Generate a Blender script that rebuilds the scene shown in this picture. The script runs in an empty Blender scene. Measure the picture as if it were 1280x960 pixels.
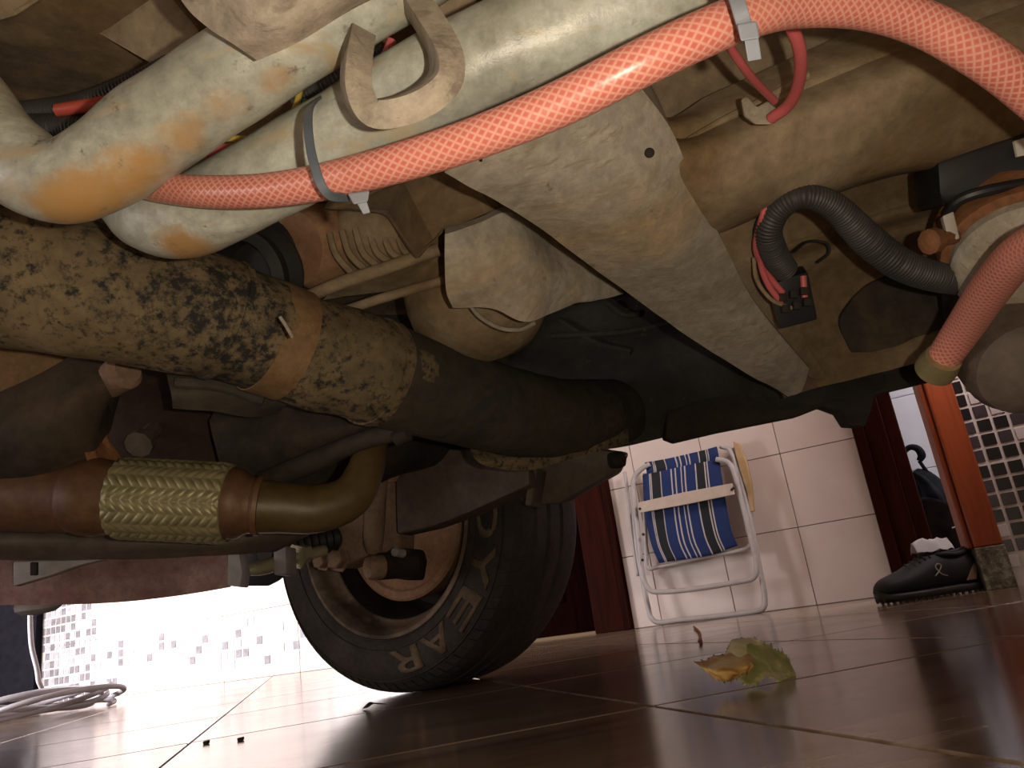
import bpy, bmesh, math, random
from mathutils import Vector as V, Matrix, noise
random.seed(7)
D = bpy.data
COL = bpy.context.scene.collection
SC = bpy.context.scene

# ------------------------------------------------------------------ camera
FPX, SL, YH, HC = 960.0, 0.145, 777.0, 0.107
TH = math.atan(SL); AL = math.atan((YH - 480) * math.cos(TH) / FPX)
c_, s_ = math.cos(TH), math.sin(TH)
R0 = V((1, 0, 0)); FW = V((0, math.cos(AL), math.sin(AL))); U0 = V((0, -math.sin(AL), math.cos(AL)))
RI = c_ * R0 - s_ * U0          # image right
UI = s_ * R0 + c_ * U0          # image up
O = V((0, 0, HC))
cam = D.objects.new('camera', D.cameras.new('camera')); COL.objects.link(cam)
cam.matrix_world = Matrix(((RI.x, UI.x, -FW.x, O.x), (RI.y, UI.y, -FW.y, O.y), (RI.z, UI.z, -FW.z, O.z), (0, 0, 0, 1)))
cam.data.sensor_width = 36; cam.data.lens = FPX / 1280 * 36
cam.data.clip_start = 0.01
SC.camera = cam
# ------------------------------------------------------------------ world and lights
w = D.worlds.new('World'); SC.world = w; w.use_nodes = True
w.node_tree.nodes['Background'].inputs[0].default_value = (1.0, 0.63, 0.38, 1)
w.node_tree.nodes['Background'].inputs[1].default_value = 0.28
def lamp(name, kind, loc, aim, power, color, **kw):
    l = D.lights.new(name, kind); l.energy = power; l.color = color
    for k, v in kw.items(): setattr(l, k, v)
    o = D.objects.new(name, l); COL.objects.link(o); o.location = loc
    if aim is not None: o.rotation_euler = (V(aim) - V(loc)).to_track_quat('-Z', 'Y').to_euler()
    return o
lamp('phone_flash', 'POINT', O + RI * 0.040 + UI * 0.008 - FW * 0.004, None, 5.9, (1.0, 0.875, 0.68), shadow_soft_size=0.004)
lamp('gate_daylight', 'AREA', (-4.3, 2.5, 0.85), (-2.4, 4.9, 0.3), 135, (0.97, 0.97, 1.0), shape='RECTANGLE', size=1.4, size_y=1.1, spread=1.65)
lamp('street_daylight', 'AREA', (-3.0, -0.6, 0.55), (0.1, 2.0, 0.2), 20, (1.0, 0.92, 0.90), shape='RECTANGLE', size=1.8, size_y=0.8)
lamp('right_fill', 'AREA', (1.9, 1.2, 1.7), (1.25, 3.1, 0.4), 85, (1.0, 0.90, 0.89), shape='RECTANGLE', size=1.2, size_y=1.0)  # added fill for the right-hand wall and doorway, no such source known
lamp('room_fill', 'POINT', (2.75, 2.95, 1.9), None, 115, (0.93, 0.95, 1.0), shadow_soft_size=0.15)  # added fill brightening the room past the doorway, its source unseen
SC.view_settings.view_transform = 'Standard'; SC.view_settings.look = 'None'
SC.view_settings.gamma = 1; SC.view_settings.use_curve_mapping = False
SC.view_settings.exposure = 0.0

# ------------------------------------------------------------------ geometry helpers
def ray(x, y):
    a, b = (x - 640) / FPX, (y - 480) / FPX
    return FW + RI * a - UI * b
def P(x, y, d): return O + ray(x, y) * d
def PZ(x, y, z):
    r = ray(x, y); return O + r * ((z - HC) / r.z)
WA = PZ(48, 883, 0); WB = PZ(1110, 745, 0)
WU = (WB - WA).normalized(); WN = V((WU.y, -WU.x, 0)); ZZ = V((0, 0, 1))
def PW(x, y, off=0.0):                       # point on a plane parallel to the back wall
    r = ray(x, y); t = (WA + WN * off - O).dot(WN) / r.dot(WN); return O + r * t
def WW(u, z, off=0.0): return WA + WU * u + ZZ * z + WN * off
def px_r(px, d): return px * d / FPX

def props(o, label=None, cat=None, group=None, kind=None):
    if label: o['label'] = label
    if cat: o['category'] = cat
    if group: o['group'] = group
    if kind: o['kind'] = kind
    return o
def empty(name, loc, label=None, cat=None, group=None, parent=None):
    o = D.objects.new(name, None); COL.objects.link(o); o.empty_display_size = 0.05
    o.location = loc
    if parent: o.parent = parent
    return props(o, label, cat, group)
def root_of(p):
    t = V((0, 0, 0))
    while p is not None: t += V(p.location); p = p.parent
    return t
def link(name, me, mat, parent=None, smooth=True, origin=None):
    """world-space mesh -> object; its origin goes to `origin` (or to its parent's place)"""
    base = root_of(parent)
    loc = V((0, 0, 0))
    if parent is None and origin is not None: loc = V(origin)
    me.transform(Matrix.Translation(-(base + loc)))
    if mat is not None and not me.materials: me.materials.append(mat)
    if smooth: me.polygons.foreach_set('use_smooth', [True] * len(me.polygons))
    o = D.objects.new(name, me); COL.objects.link(o); o.location = loc
    if parent: o.parent = parent
    return o
def mesh(verts, faces, uvs=None):
    me = D.meshes.new('m'); me.from_pydata([tuple(v) for v in verts], [], faces)
    if uvs:
        l = me.uv_layers.new(name='UV')
        k = 0
        for f in uvs:
            for uv in f: l.data[k].uv = uv; k += 1
    me.update(); return me
def join(mes):
    bm = bmesh.new()
    for m in mes: bm.from_mesh(m)
    r = D.meshes.new('m'); bm.to_mesh(r); bm.free(); return r
def crom(p0, p1, p2, p3, t):
    return 0.5 * ((2 * p1) + (p2 - p0) * t + (2 * p0 - 5 * p1 + 4 * p2 - p3) * t * t + (3 * p1 - p0 - 3 * p2 + p3) * t ** 3)
def spline(pts, n):
    out = []
    q = [2 * pts[0] - pts[1]] + list(pts) + [2 * pts[-1] - pts[-2]]
    for i in range(1, len(q) - 2):
        for k in range(n): out.append(crom(q[i - 1], q[i], q[i + 1], q[i + 2], k / n))
    out.append(pts[-1]); return out
def resample(pts, rad, step):
    L = [0.0]
    for a, b in zip(pts, pts[1:]): L.append(L[-1] + (b - a).length)
    n = max(2, int(L[-1] / step)); out = []; ro = []; j = 0
    for k in range(n + 1):
        s = L[-1] * k / n
        while j < len(L) - 2 and L[j + 1] < s: j += 1
        f = (s - L[j]) / max(1e-9, L[j + 1] - L[j])
        out.append(pts[j].lerp(pts[j + 1], f)); ro.append(rad[j] * (1 - f) + rad[j + 1] * f)
    return out, ro, L[-1]
def tube(path, radius, seg=16, n=8, step=None, caps=True, mod=None, amp=0.0, nsc=20, curve=True):
    """swept round tube with UV (u round, v metres); radius = number or list per control point"""
    rl = radius if isinstance(radius, (list, tuple)) else [radius] * len(path)
    if curve and len(path) > 2:
        pts = spline(path, n); rr = [x[0] for x in spline([V((r, 0, 0)) for r in rl], n)]
    else: pts, rr = list(path), list(rl)
    if step: pts, rr, _ = resample(pts, rr, step)
    vs, fs, uv = [], [], []
    t0 = (pts[1] - pts[0]).normalized()
    nrm = t0.orthogonal().normalized(); s = 0; ss = []
    for i, p in enumerate(pts):
        t = (pts[min(i + 1, len(pts) - 1)] - pts[max(i - 1, 0)]).normalized()
        nrm = (nrm - t * nrm.dot(t)).normalized(); b = t.cross(nrm)
        if i: s += (p - pts[i - 1]).length
        ss.append(s)
        for k in range(seg):
            a = 2 * math.pi * k / seg
            r = rr[i]
            if mod: r *= mod(s, a)
            v = p + (nrm * math.cos(a) + b * math.sin(a)) * r
            if amp: v += (v - p).normalized() * amp * noise.noise(v * nsc)
            vs.append(v)
    for i in range(len(pts) - 1):
        for k in range(seg):
            k2 = (k + 1) % seg
            fs.append((i * seg + k, i * seg + k2, (i + 1) * seg + k2, (i + 1) * seg + k))
            uv.append(((k / seg, ss[i]), ((k + 1) / seg, ss[i]), ((k + 1) / seg, ss[i + 1]), (k / seg, ss[i + 1])))
    if caps:
        fs.append(tuple(range(seg - 1, -1, -1))); uv.append([(0, 0)] * seg)
        fs.append(tuple((len(pts) - 1) * seg + k for k in range(seg))); uv.append([(0, 0)] * seg)
    return mesh(vs, fs, uv)
def pp(*pts): return [P(*p) for p in pts]
def patch(rows, back=(0, 0.004, 0.012), n=6, amp=0.0, nsc=14, linear=False, seed=0.0, crease=0.0):
    """sheet through rows of points, `back` gives it thickness; UV 0..1 both ways"""
    back = V(back)
    def dens(r):
        if linear:
            o = []
            for a, b in zip(r, r[1:]):
                for k in range(n): o.append(a.lerp(b, k / n))
            return o + [r[-1]]
        return spline(r, n)
    R = [dens(r) for r in rows]
    C = [dens([r[j] for r in R]) for j in range(len(R[0]))]
    nu, nv = len(C), len(C[0])
    vs = []
    nd = back.normalized()
    for j in range(nu):
        for i in range(nv):
            p = C[j][i]
            if amp:
                q = V((p.x + seed, p.y, p.z)) * nsc
                p = p + nd * (amp * (noise.noise(q) + 0.5 * noise.noise(q * 2.3)))
            if crease:
                p = p + nd * crease * abs(noise.noise(V((p.x * 60 + seed, p.y * 60, p.z * 60))))
            vs.append(p)
    m = nu * nv
    vs += [v + back for v in vs]
    fs, uv = [], []
    def u_(j, i): return (j / (nu - 1), i / (nv - 1))
    for j in range(nu - 1):
        for i in range(nv - 1):
            a, b, c, d = j * nv + i, (j + 1) * nv + i, (j + 1) * nv + i + 1, j * nv + i + 1
            q = (u_(j, i), u_(j + 1, i), u_(j + 1, i + 1), u_(j, i + 1))
            fs.append((a, b, c, d)); uv.append(q)
            fs.append((a + m, d + m, c + m, b + m)); uv.append((q[0], q[3], q[2], q[1]))
    edge = [j * nv for j in range(nu)] + [(nu - 1) * nv + i for i in range(1, nv)] + [j * nv + nv - 1 for j in range(nu - 2, -1, -1)] + [i for i in range(nv - 2, 0, -1)]
    for a, b in zip(edge, edge[1:] + edge[:1]):
        fs.append((b, a, a + m, b + m)); uv.append([u_(a // nv, a % nv)] * 4)
    me = mesh(vs, fs, uv)
    bm = bmesh.new(); bm.from_mesh(me); bmesh.ops.recalc_face_normals(bm, faces=bm.faces); bm.to_mesh(me); bm.free()
    return me
def bevel_mesh(me, w, seg=2):
    bm = bmesh.new(); bm.from_mesh(me)
    bmesh.ops.recalc_face_normals(bm, faces=bm.faces)
    es = [e for e in bm.edges if len(e.link_faces) == 2 and e.calc_face_angle(0) > 0.5]
    bmesh.ops.bevel(bm, geom=es, offset=w, segments=seg, affect='EDGES', profile=0.5, clamp_overlap=True)
    bm.to_mesh(me); bm.free(); return me
def slab(front, back, bev=0.002, sub=0, amp=0.0, nsc=14):
    """closed solid from a front outline pushed along `back`"""
    n = len(front); back = V(back)
    vs = list(front) + [p + back for p in front]
    fs = [tuple(range(n)), tuple(range(2 * n - 1, n - 1, -1))] + [(i, i + n, (i + 1) % n + n, (i + 1) % n) for i in range(n)]
    me = mesh(vs, fs)
    if bev: bevel_mesh(me, bev)
    if sub:
        bm = bmesh.new(); bm.from_mesh(me); bmesh.ops.triangulate(bm, faces=bm.faces)
        for _ in range(sub): bmesh.ops.subdivide_edges(bm, edges=[e for e in bm.edges if e.calc_length() > 0.012], cuts=1, use_grid_fill=True)
        for v in bm.verts:
            v.co += back.normalized() * amp * noise.noise(v.co * nsc)
        bm.to_mesh(me); bm.free()
    return me
def box(o, ax, ay, az, bev=0.002):
    """box from corner o along three edge vectors"""
    f = [o, o + ax, o + ax + ay, o + ay]
    return slab(f, az, bev)
def cbox(c, ax, ay, az, bev=0.002): return box(c - (ax + ay + az) / 2, ax, ay, az, bev)
def lathe(c, axis, prof, seg=48, ref=None, closed=False, cap0=True):
    """prof = list of (along axis, radius)"""
    axis = V(axis).normalized(); x = (V(ref) - axis * V(ref).dot(axis)).normalized() if ref else axis.orthogonal().normalized(); y = axis.cross(x)
    vs, fs = [], []
    for a, r in prof:
        for k in range(seg):
            t = 2 * math.pi * k / seg
            vs.append(c + axis * a + (x * math.cos(t) + y * math.sin(t)) * r)
    m = len(prof)
    for i in range(m if closed else m - 1):
        i2 = (i + 1) % m
        for k in range(seg):
            k2 = (k + 1) % seg
            fs.append((i * seg + k, i * seg + k2, i2 * seg + k2, i2 * seg + k))
    if not closed:
        if cap0 and prof[0][1] > 1e-5: fs.append(tuple(range(seg - 1, -1, -1)))
        if cap0 and prof[-1][1] > 1e-5: fs.append(tuple((m - 1) * seg + k for k in range(seg)))
    me = mesh(vs, fs)
    bm = bmesh.new(); bm.from_mesh(me); bmesh.ops.remove_doubles(bm, verts=bm.verts, dist=1e-6); bmesh.ops.recalc_face_normals(bm, faces=bm.faces); bm.to_mesh(me); bm.free()
    return me
def autosmooth(o, ang=0.6):
    bm = bmesh.new(); bm.from_mesh(o.data)
    for e in bm.edges:
        if len(e.link_faces) == 2 and e.calc_face_angle(0) > ang: e.smooth = False
    bm.to_mesh(o.data); bm.free(); return o
def hexbolt(c, axis, r, h):
    return lathe(c, axis, [(0, r * 1.35), (h * .18, r * 1.35), (h * .18, r), (h * .9, r), (h, r * .85)], seg=6)

# ------------------------------------------------------------------ materials
def mat(name, rough=0.6, metal=0.0, spec=0.5):
    m = D.materials.new(name); m.use_nodes = True
    b = m.node_tree.nodes['Principled BSDF']
    b.inputs['Roughness'].default_value = rough; b.inputs['Metallic'].default_value = metal
    b.inputs['Specular IOR Level'].default_value = spec
    return m, m.node_tree.nodes, m.node_tree.links, b
def rgba(c): return (c[0], c[1], c[2], 1)
def ramp(N, L, src, stops):
    r = N.new('ShaderNodeValToRGB'); L.new(src, r.inputs[0])
    e = r.color_ramp.elements
    while len(e) < len(stops): e.new(0.5)
    for k, (p, c) in enumerate(stops): e[k].position = p; e[k].color = rgba(c)
    return r.outputs[0]
def nz(N, L, co, scale, detail=6, rough=0.6, dist=0.0):
    t = N.new('ShaderNodeTexNoise'); t.inputs['Scale'].default_value = scale; t.inputs['Detail'].default_value = detail
    t.inputs['Roughness'].default_value = rough; t.inputs['Distortion'].default_value = dist
    L.new(co, t.inputs['Vector']); return t.outputs[0]
def mixc(N, L, f, a, b, mode='MIX'):
    m = N.new('ShaderNodeMix'); m.data_type = 'RGBA'; m.blend_type = mode
    for s, i in ((f, 0), (a, 6), (b, 7)):
        if isinstance(s, (int, float)): m.inputs[i].default_value = s
        elif isinstance(s, tuple): m.inputs[i].default_value = rgba(s)
        else: L.new(s, m.inputs[i])
    return m.outputs[2]
def coords(N, kind='Object'): return N.new('ShaderNodeTexCoord').outputs[kind]
def bump(N, L, h, strength, dist, b):
    bp = N.new('ShaderNodeBump'); bp.inputs['Strength'].default_value = strength; bp.inputs['Distance'].default_value = dist
    L.new(h, bp.inputs['Height']); L.new(bp.outputs[0], b.inputs['Normal'])
def stretch(N, L, co, s):
    m = N.new('ShaderNodeMapping'); m.inputs['Scale'].default_value = s; L.new(co, m.inputs[0]); return m.outputs[0]
def grime(name, c1, c2, c3=None, scale=9, rough=0.75, bumpd=0.002, speck=None, spos=(0.55, 0.66), sscale=60, metal=0.0, str_=(1, 1, 1), p3=(0.5, 0.62), spec=0.4, spots=(), sc=(0.46, 0.26, 0.09), streak=None):
    m, N, L, b = mat(name, rough, metal, spec)
    co = stretch(N, L, coords(N), str_)
    n1 = nz(N, L, co, scale, 9, 0.65, 0.4)
    col = ramp(N, L, n1, [(0.36, c1), (0.64, c2)])
    if c3: col = mixc(N, L, ramp(N, L, nz(N, L, co, scale * 0.45, 7, 0.6, 0.8), [(p3[0], (0, 0, 0)), (p3[1], (1, 1, 1))]), col, c3)
    fine = nz(N, L, co, scale * 9, 5, 0.7)
    col = mixc(N, L, 0.55, col, ramp(N, L, fine, [(0.25, (0.35, 0.35, 0.35)), (0.7, (1.25, 1.25, 1.25))]), 'MULTIPLY')
    if streak:
        st = nz(N, L, stretch(N, L, coords(N), streak[0]), 6, 7, 0.65, 0.3)
        col = mixc(N, L, ramp(N, L, st, [(0.54, (0, 0, 0)), (0.66, (1, 1, 1))]), col, streak[1])
    for (pt, rad) in spots:
        d = N.new('ShaderNodeVectorMath'); d.operation = 'DISTANCE'; L.new(coords(N), d.inputs[0]); d.inputs[1].default_value = tuple(pt)
        a = N.new('ShaderNodeMath'); a.operation = 'DIVIDE'; L.new(d.outputs['Value'], a.inputs[0]); a.inputs[1].default_value = rad
        q = N.new('ShaderNodeMath'); q.operation = 'MULTIPLY_ADD'; L.new(nz(N, L, coords(N), 45, 6, 0.7), q.inputs[0]); q.inputs[1].default_value = 0.7; L.new(a.outputs[0], q.inputs[2])
        col = mixc(N, L, ramp(N, L, q.outputs[0], [(0.66, (.92, .92, .92)), (1.12, (0, 0, 0))]), col, sc)
    if speck:
        gate = nz(N, L, co, scale * 0.8, 3, 0.6)
        sp = nz(N, L, co, sscale, 4, 0.75)
        mm = N.new('ShaderNodeMath'); mm.operation = 'ADD'; L.new(sp, mm.inputs[0])
        m2 = N.new('ShaderNodeMath'); m2.operation = 'MULTIPLY_ADD'; L.new(gate, m2.inputs[0]); m2.inputs[1].default_value = 0.5; m2.inputs[2].default_value = -0.25
        L.new(m2.outputs[0], mm.inputs[1])
        col = mixc(N, L, ramp(N, L, mm.outputs[0], [(spos[0], (0, 0, 0)), (spos[1], (1, 1, 1))]), col, speck)
    L.new(col, b.inputs['Base Color'])
    if bumpd: bump(N, L, fine, 0.6, bumpd, b)
    return m
def plain(name, c, rough=0.5, metal=0.0, var=0.25, scale=25, spec=0.5, bumpd=0.0):
    m, N, L, b = mat(name, rough, metal, spec)
    n1 = nz(N, L, coords(N), scale, 5)
    lo = tuple(x * (1 - var) for x in c); hi = tuple(min(1, x * (1 + var)) for x in c)
    L.new(ramp(N, L, n1, [(0.3, lo), (0.7, hi)]), b.inputs['Base Color'])
    if bumpd: bump(N, L, n1, 0.5, bumpd, b)
    return m

M = {}
M['mud'] = grime('mud_caked_steel', (0.25, 0.185, 0.11), (0.40, 0.31, 0.20), (0.22, 0.145, 0.07), 8, 0.8)
M['mudgrey'] = grime('grey_dusty_steel', (0.34, 0.30, 0.235), (0.52, 0.47, 0.39), (0.44, 0.33, 0.20), 9, 0.75, p3=(0.54, 0.68), streak=((7, 30, 7), (0.34, 0.28, 0.20)), speck=(0.16, 0.12, 0.08), spos=(0.66, 0.80), sscale=60)
M['pan'] = grime('brown_floor_pan', (0.17, 0.11, 0.055), (0.30, 0.21, 0.115), (0.09, 0.07, 0.05), 7, 0.85)
M['darksteel'] = grime('very_dark_steel', (0.025, 0.020, 0.015), (0.06, 0.046, 0.032), (0.09, 0.06, 0.035), 10, 0.8)  # plain very dark brown steel tone
M['rustband'] = grime('tan_rust', (0.20, 0.115, 0.05), (0.28, 0.17, 0.08), None, 14, 0.8)
M['panrust'] = grime('rusty_floor_section', (0.24, 0.155, 0.065), (0.38, 0.27, 0.13), (0.12, 0.095, 0.06), 9, 0.85)
M['sill'] = grime('dark_sill_underseal', (0.028, 0.026, 0.024), (0.062, 0.054, 0.045), (0.12, 0.09, 0.058), 6, 0.8, speck=(0.14, 0.10, 0.07), spos=(0.66, 0.74), sscale=38)
M['axle'] = grime('mottled_axle_steel', (0.13, 0.095, 0.05), (0.25, 0.185, 0.10), (0.09, 0.06, 0.032), 7, 0.8, speck=(0.022, 0.020, 0.018), spos=(0.46, 0.62), sscale=110, p3=(0.55, 0.7))
M['axledark'] = grime('dark_axle_steel', (0.04, 0.034, 0.024), (0.085, 0.068, 0.044), None, 8, 0.8, speck=(0.03, 0.03, 0.03), spos=(0.58, 0.66), sscale=70)
CAR0 = V((0, 1.0, 0))
def rustline(*px): return [(P(x, y, d) - CAR0, r) for x, y, d, r in px]
M['pipe'] = grime('zinc_pipe', (0.38, 0.385, 0.32), (0.62, 0.635, 0.555), (0.26, 0.25, 0.205), 11, 0.38, 0.0008, speck=(0.15, 0.125, 0.10), spos=(0.66, 0.80), sscale=75, metal=0.0, p3=(0.55, 0.68), spec=0.6, streak=((3, 3, 16), (0.48, 0.40, 0.27)),
    spots=rustline((85, 262, .408, .036), (125, 258, .405, .040), (175, 232, .400, .040), (230, 195, .396, .036), (290, 152, .394, .030), (350, 112, .394, .026), (235, 318, .47, .034), (400, 250, .43, .026), (395, 168, .408, .014), (318, 104, .383, .016)))
M['clamp'] = grime('grey_bracket_steel', (0.31, 0.26, 0.20), (0.43, 0.37, 0.29), (0.26, 0.17, 0.09), 12, 0.7, p3=(0.58, 0.7), streak=((9, 30, 9), (0.22, 0.18, 0.14)))
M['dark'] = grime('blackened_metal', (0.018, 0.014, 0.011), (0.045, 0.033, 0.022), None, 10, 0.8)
M['rubber'] = plain('black_rubber', (0.02, 0.018, 0.016), 0.6)
M['plastic'] = plain('black_plastic', (0.022, 0.022, 0.024), 0.45)
M['conduit'] = plain('dusty_conduit', (0.05, 0.047, 0.045), 0.55, var=0.4)
M['rust'] = grime('rusty_steel', (0.22, 0.09, 0.035), (0.36, 0.16, 0.07), (0.12, 0.05, 0.025), 14, 0.8)
M['exhaust'] = grime('heat_stained_exhaust', (0.13, 0.064, 0.035), (0.19, 0.10, 0.045), (0.10, 0.045, 0.034), 9, 0.5, 0.0006, metal=0.15)
M['elbow'] = grime('tempered_exhaust', (0.085, 0.050, 0.018), (0.12, 0.082, 0.030), (0.06, 0.062, 0.04), 9, 0.45, 0.0006, metal=0.1, p3=(0.52, 0.68))
M['braid'] = grime('steel_braid', (0.24, 0.21, 0.10), (0.38, 0.33, 0.175), None, 12, 0.45, 0.0004, metal=0.35)
M['bumper'] = grime('dusty_haze_paled_panel', (0.32, 0.18, 0.165), (0.46, 0.30, 0.285), (0.24, 0.13, 0.12), 12, 0.7)  # dusty panel, its colour also raised to include the lens haze
M['lightmetal'] = plain('light_grey_metal', (0.40, 0.37, 0.38), 0.6)
M['sump'] = grime('dark_red_brown_steel', (0.03, 0.014, 0.010), (0.06, 0.028, 0.020), None, 8, 0.8)
M['drum'] = grime('rusty_drum', (0.24, 0.125, 0.065), (0.40, 0.23, 0.13), None, 10, 0.75)
M['rim'] = grime('dusty_steel_rim', (0.18, 0.12, 0.08), (0.34, 0.25, 0.18), (0.07, 0.05, 0.035), 6, 0.6)
M['knuckle'] = grime('dusty_cast_iron', (0.27, 0.165, 0.11), (0.40, 0.27, 0.18), None, 14, 0.8)
M['arm'] = grime('grey_brown_arm', (0.11, 0.08, 0.06), (0.17, 0.13, 0.10), None, 6, 0.7)
M['tyre'] = grime('dusty_tyre_rubber', (0.035, 0.028, 0.025), (0.065, 0.052, 0.044), None, 12, 0.75)
M['letter'] = grime('mud_worn_lettering', (0.14, 0.095, 0.06), (0.24, 0.17, 0.11), None, 30, 0.8)
M['brass'] = plain('brass', (0.42, 0.35, 0.18), 0.4, 0.5, 0.3)
M['brassrod'] = plain('brassy_rod', (0.46, 0.42, 0.28), 0.4, 0.3, 0.2)
M['tie'] = plain('grey_nylon', (0.10, 0.12, 0.145), 0.5, var=0.15)
M['tielight'] = plain('pale_grey_nylon', (0.23, 0.25, 0.29), 0.5, var=0.12)
M['pink'] = plain('pink_wire', (0.60, 0.13, 0.14), 0.45, var=0.15)
M['redw'] = plain('red_wire', (0.62, 0.10, 0.06), 0.45, var=0.1)
M['yellow'] = plain('yellow_wire', (0.60, 0.46, 0.09), 0.5, var=0.1)
M['green'] = plain('green_wire', (0.16, 0.42, 0.22), 0.5, var=0.1)
M['white'] = plain('white_plastic', (0.62, 0.58, 0.52), 0.6, var=0.2)
M['alu'] = plain('white_painted_tube', (0.40, 0.355, 0.345), 0.4, var=0.1)
M['slat'] = plain('white_plastic_slat', (0.48, 0.38, 0.31), 0.5, var=0.08)
M['beige'] = plain('beige_plastic', (0.42, 0.27, 0.13), 0.5, var=0.1)
M['grout'] = plain('wall_grout', (0.15, 0.11, 0.095), 0.9, var=0.15)
M['fgrout'] = plain('floor_grout', (0.17, 0.12, 0.09), 0.8, var=0.3, scale=6)
M['chipgrout'] = plain('white_grout', (0.78, 0.70, 0.67), 0.9, var=0.06)
M['chipdark'] = plain('black_mosaic', (0.022, 0.018, 0.018), 0.3, var=0.4)
M['chipglare'] = plain('glare_paled_mosaic', (0.34, 0.31, 0.33), 0.3, var=0.2)  # mosaic colour made paler to include the glare at the left
M['chipglare_dark'] = plain('glare_paled_dark_mosaic', (0.17, 0.15, 0.165), 0.3, var=0.3)  # darker chips, likewise paled for the glare
M['chipgrey'] = plain('grey_mosaic', (0.075, 0.055, 0.062), 0.3, var=0.3)
M['chippale'] = plain('pale_mosaic', (0.70, 0.62, 0.60), 0.3, var=0.05)
M['cablewhite'] = plain('grey_white_cable', (0.32, 0.29, 0.31), 0.5, var=0.1)
M['slate'] = plain('dark_grey_panel', (0.011, 0.010, 0.013), 0.9, var=0.2, spec=0.0)
M['shoe'] = plain('black_synthetic_leather', (0.010, 0.009, 0.010), 0.6, var=0.5, scale=40)
M['sole'] = plain('black_rubber_sole', (0.016, 0.013, 0.012), 0.5, var=0.5, scale=60)
M['tan'] = plain('tan_heel', (0.22, 0.13, 0.09), 0.6)
M['silver'] = plain('silver_print', (0.42, 0.38, 0.36), 0.35)
M['tissue'] = plain('white_cloth', (0.72, 0.70, 0.74), 0.8, var=0.05)
M['black_cloth'] = plain('black_cloth', (0.007, 0.007, 0.009), 0.8, var=0.5, spec=0.08)
M['navy_cloth'] = plain('navy_cloth', (0.008, 0.010, 0.022), 0.8, var=0.5, spec=0.08)
M['dark_filler'] = plain('dark_brown_filler', (0.010, 0.006, 0.005), 0.8, var=0.4, spec=0.08)
M['roomtile'] = plain('cool_white_tile', (0.62, 0.63, 0.68), 0.3, var=0.03)

def wood(name, a, b_, rough, spec=0.5):
    m, N, L, b = mat(name, rough, 0, spec)
    co = stretch(N, L, coords(N), (14, 14, 0.9))
    L.new(ramp(N, L, nz(N, L, co, 3.0, 8, 0.6, 0.6), [(0.3, a), (0.7, b_)]), b.inputs['Base Color'])
    return m
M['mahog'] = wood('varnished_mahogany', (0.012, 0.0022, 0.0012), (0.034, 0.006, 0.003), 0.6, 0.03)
M['mahoglit'] = wood('lit_varnished_mahogany', (0.23, 0.038, 0.010), (0.36, 0.074, 0.020), 0.32)  # same mahogany varnish, with the light on it put into the colour
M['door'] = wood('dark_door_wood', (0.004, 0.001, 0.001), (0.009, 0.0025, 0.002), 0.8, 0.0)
def peel():
    m, N, L, b = mat('paint_peeled_foot', 0.4)
    n = nz(N, L, coords(N), 38, 8, 0.75)
    L.new(ramp(N, L, n, [(0.40, (0.08, 0.06, 0.04)), (0.52, (0.20, 0.18, 0.13)), (0.62, (0.42, 0.42, 0.37))]), b.inputs['Base Color'])
    bump(N, L, n, 0.6, 0.004, b); return m
M['peel'] = peel()
def wall_tile():
    m, N, L, b = mat('pinkish_white_tile', 0.22)
    n = nz(N, L, coords(N), 5, 4)
    L.new(ramp(N, L, n, [(0.3, (0.58, 0.465, 0.415)), (0.7, (0.63, 0.52, 0.47))]), b.inputs['Base Color']); return m
M['walltile'] = wall_tile()
def floor_tile():
    m, N, L, b = mat('streaky_brown_floor_tile', 0.16)
    oi = N.new('ShaderNodeObjectInfo')
    co = coords(N)
    ad = N.new('ShaderNodeVectorMath'); ad.operation = 'MULTIPLY_ADD'
    L.new(oi.outputs['Random'], ad.inputs[0]); ad.inputs[1].default_value = (37, 11, 5); L.new(co, ad.inputs[2])
    st = stretch(N, L, ad.outputs[0], (1.2, 11, 1))
    n = nz(N, L, st, 2.2, 8, 0.62, 0.5)
    col = ramp(N, L, n, [(0.28, (0.10, 0.066, 0.044)), (0.5, (0.21, 0.145, 0.10)), (0.72, (0.33, 0.245, 0.18))])
    L.new(col, b.inputs['Base Color'])
    sm = nz(N, L, co, 3.5, 6, 0.6)
    r = N.new('ShaderNodeMapRange'); r.inputs[3].default_value = 0.09; r.inputs[4].default_value = 0.24
    L.new(sm, r.inputs[0]); L.new(r.outputs[0], b.inputs['Roughness'])
    bump(N, L, nz(N, L, co, 9, 3), 0.12, 0.002, b)
    return m
M['floortile'] = floor_tile()
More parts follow.
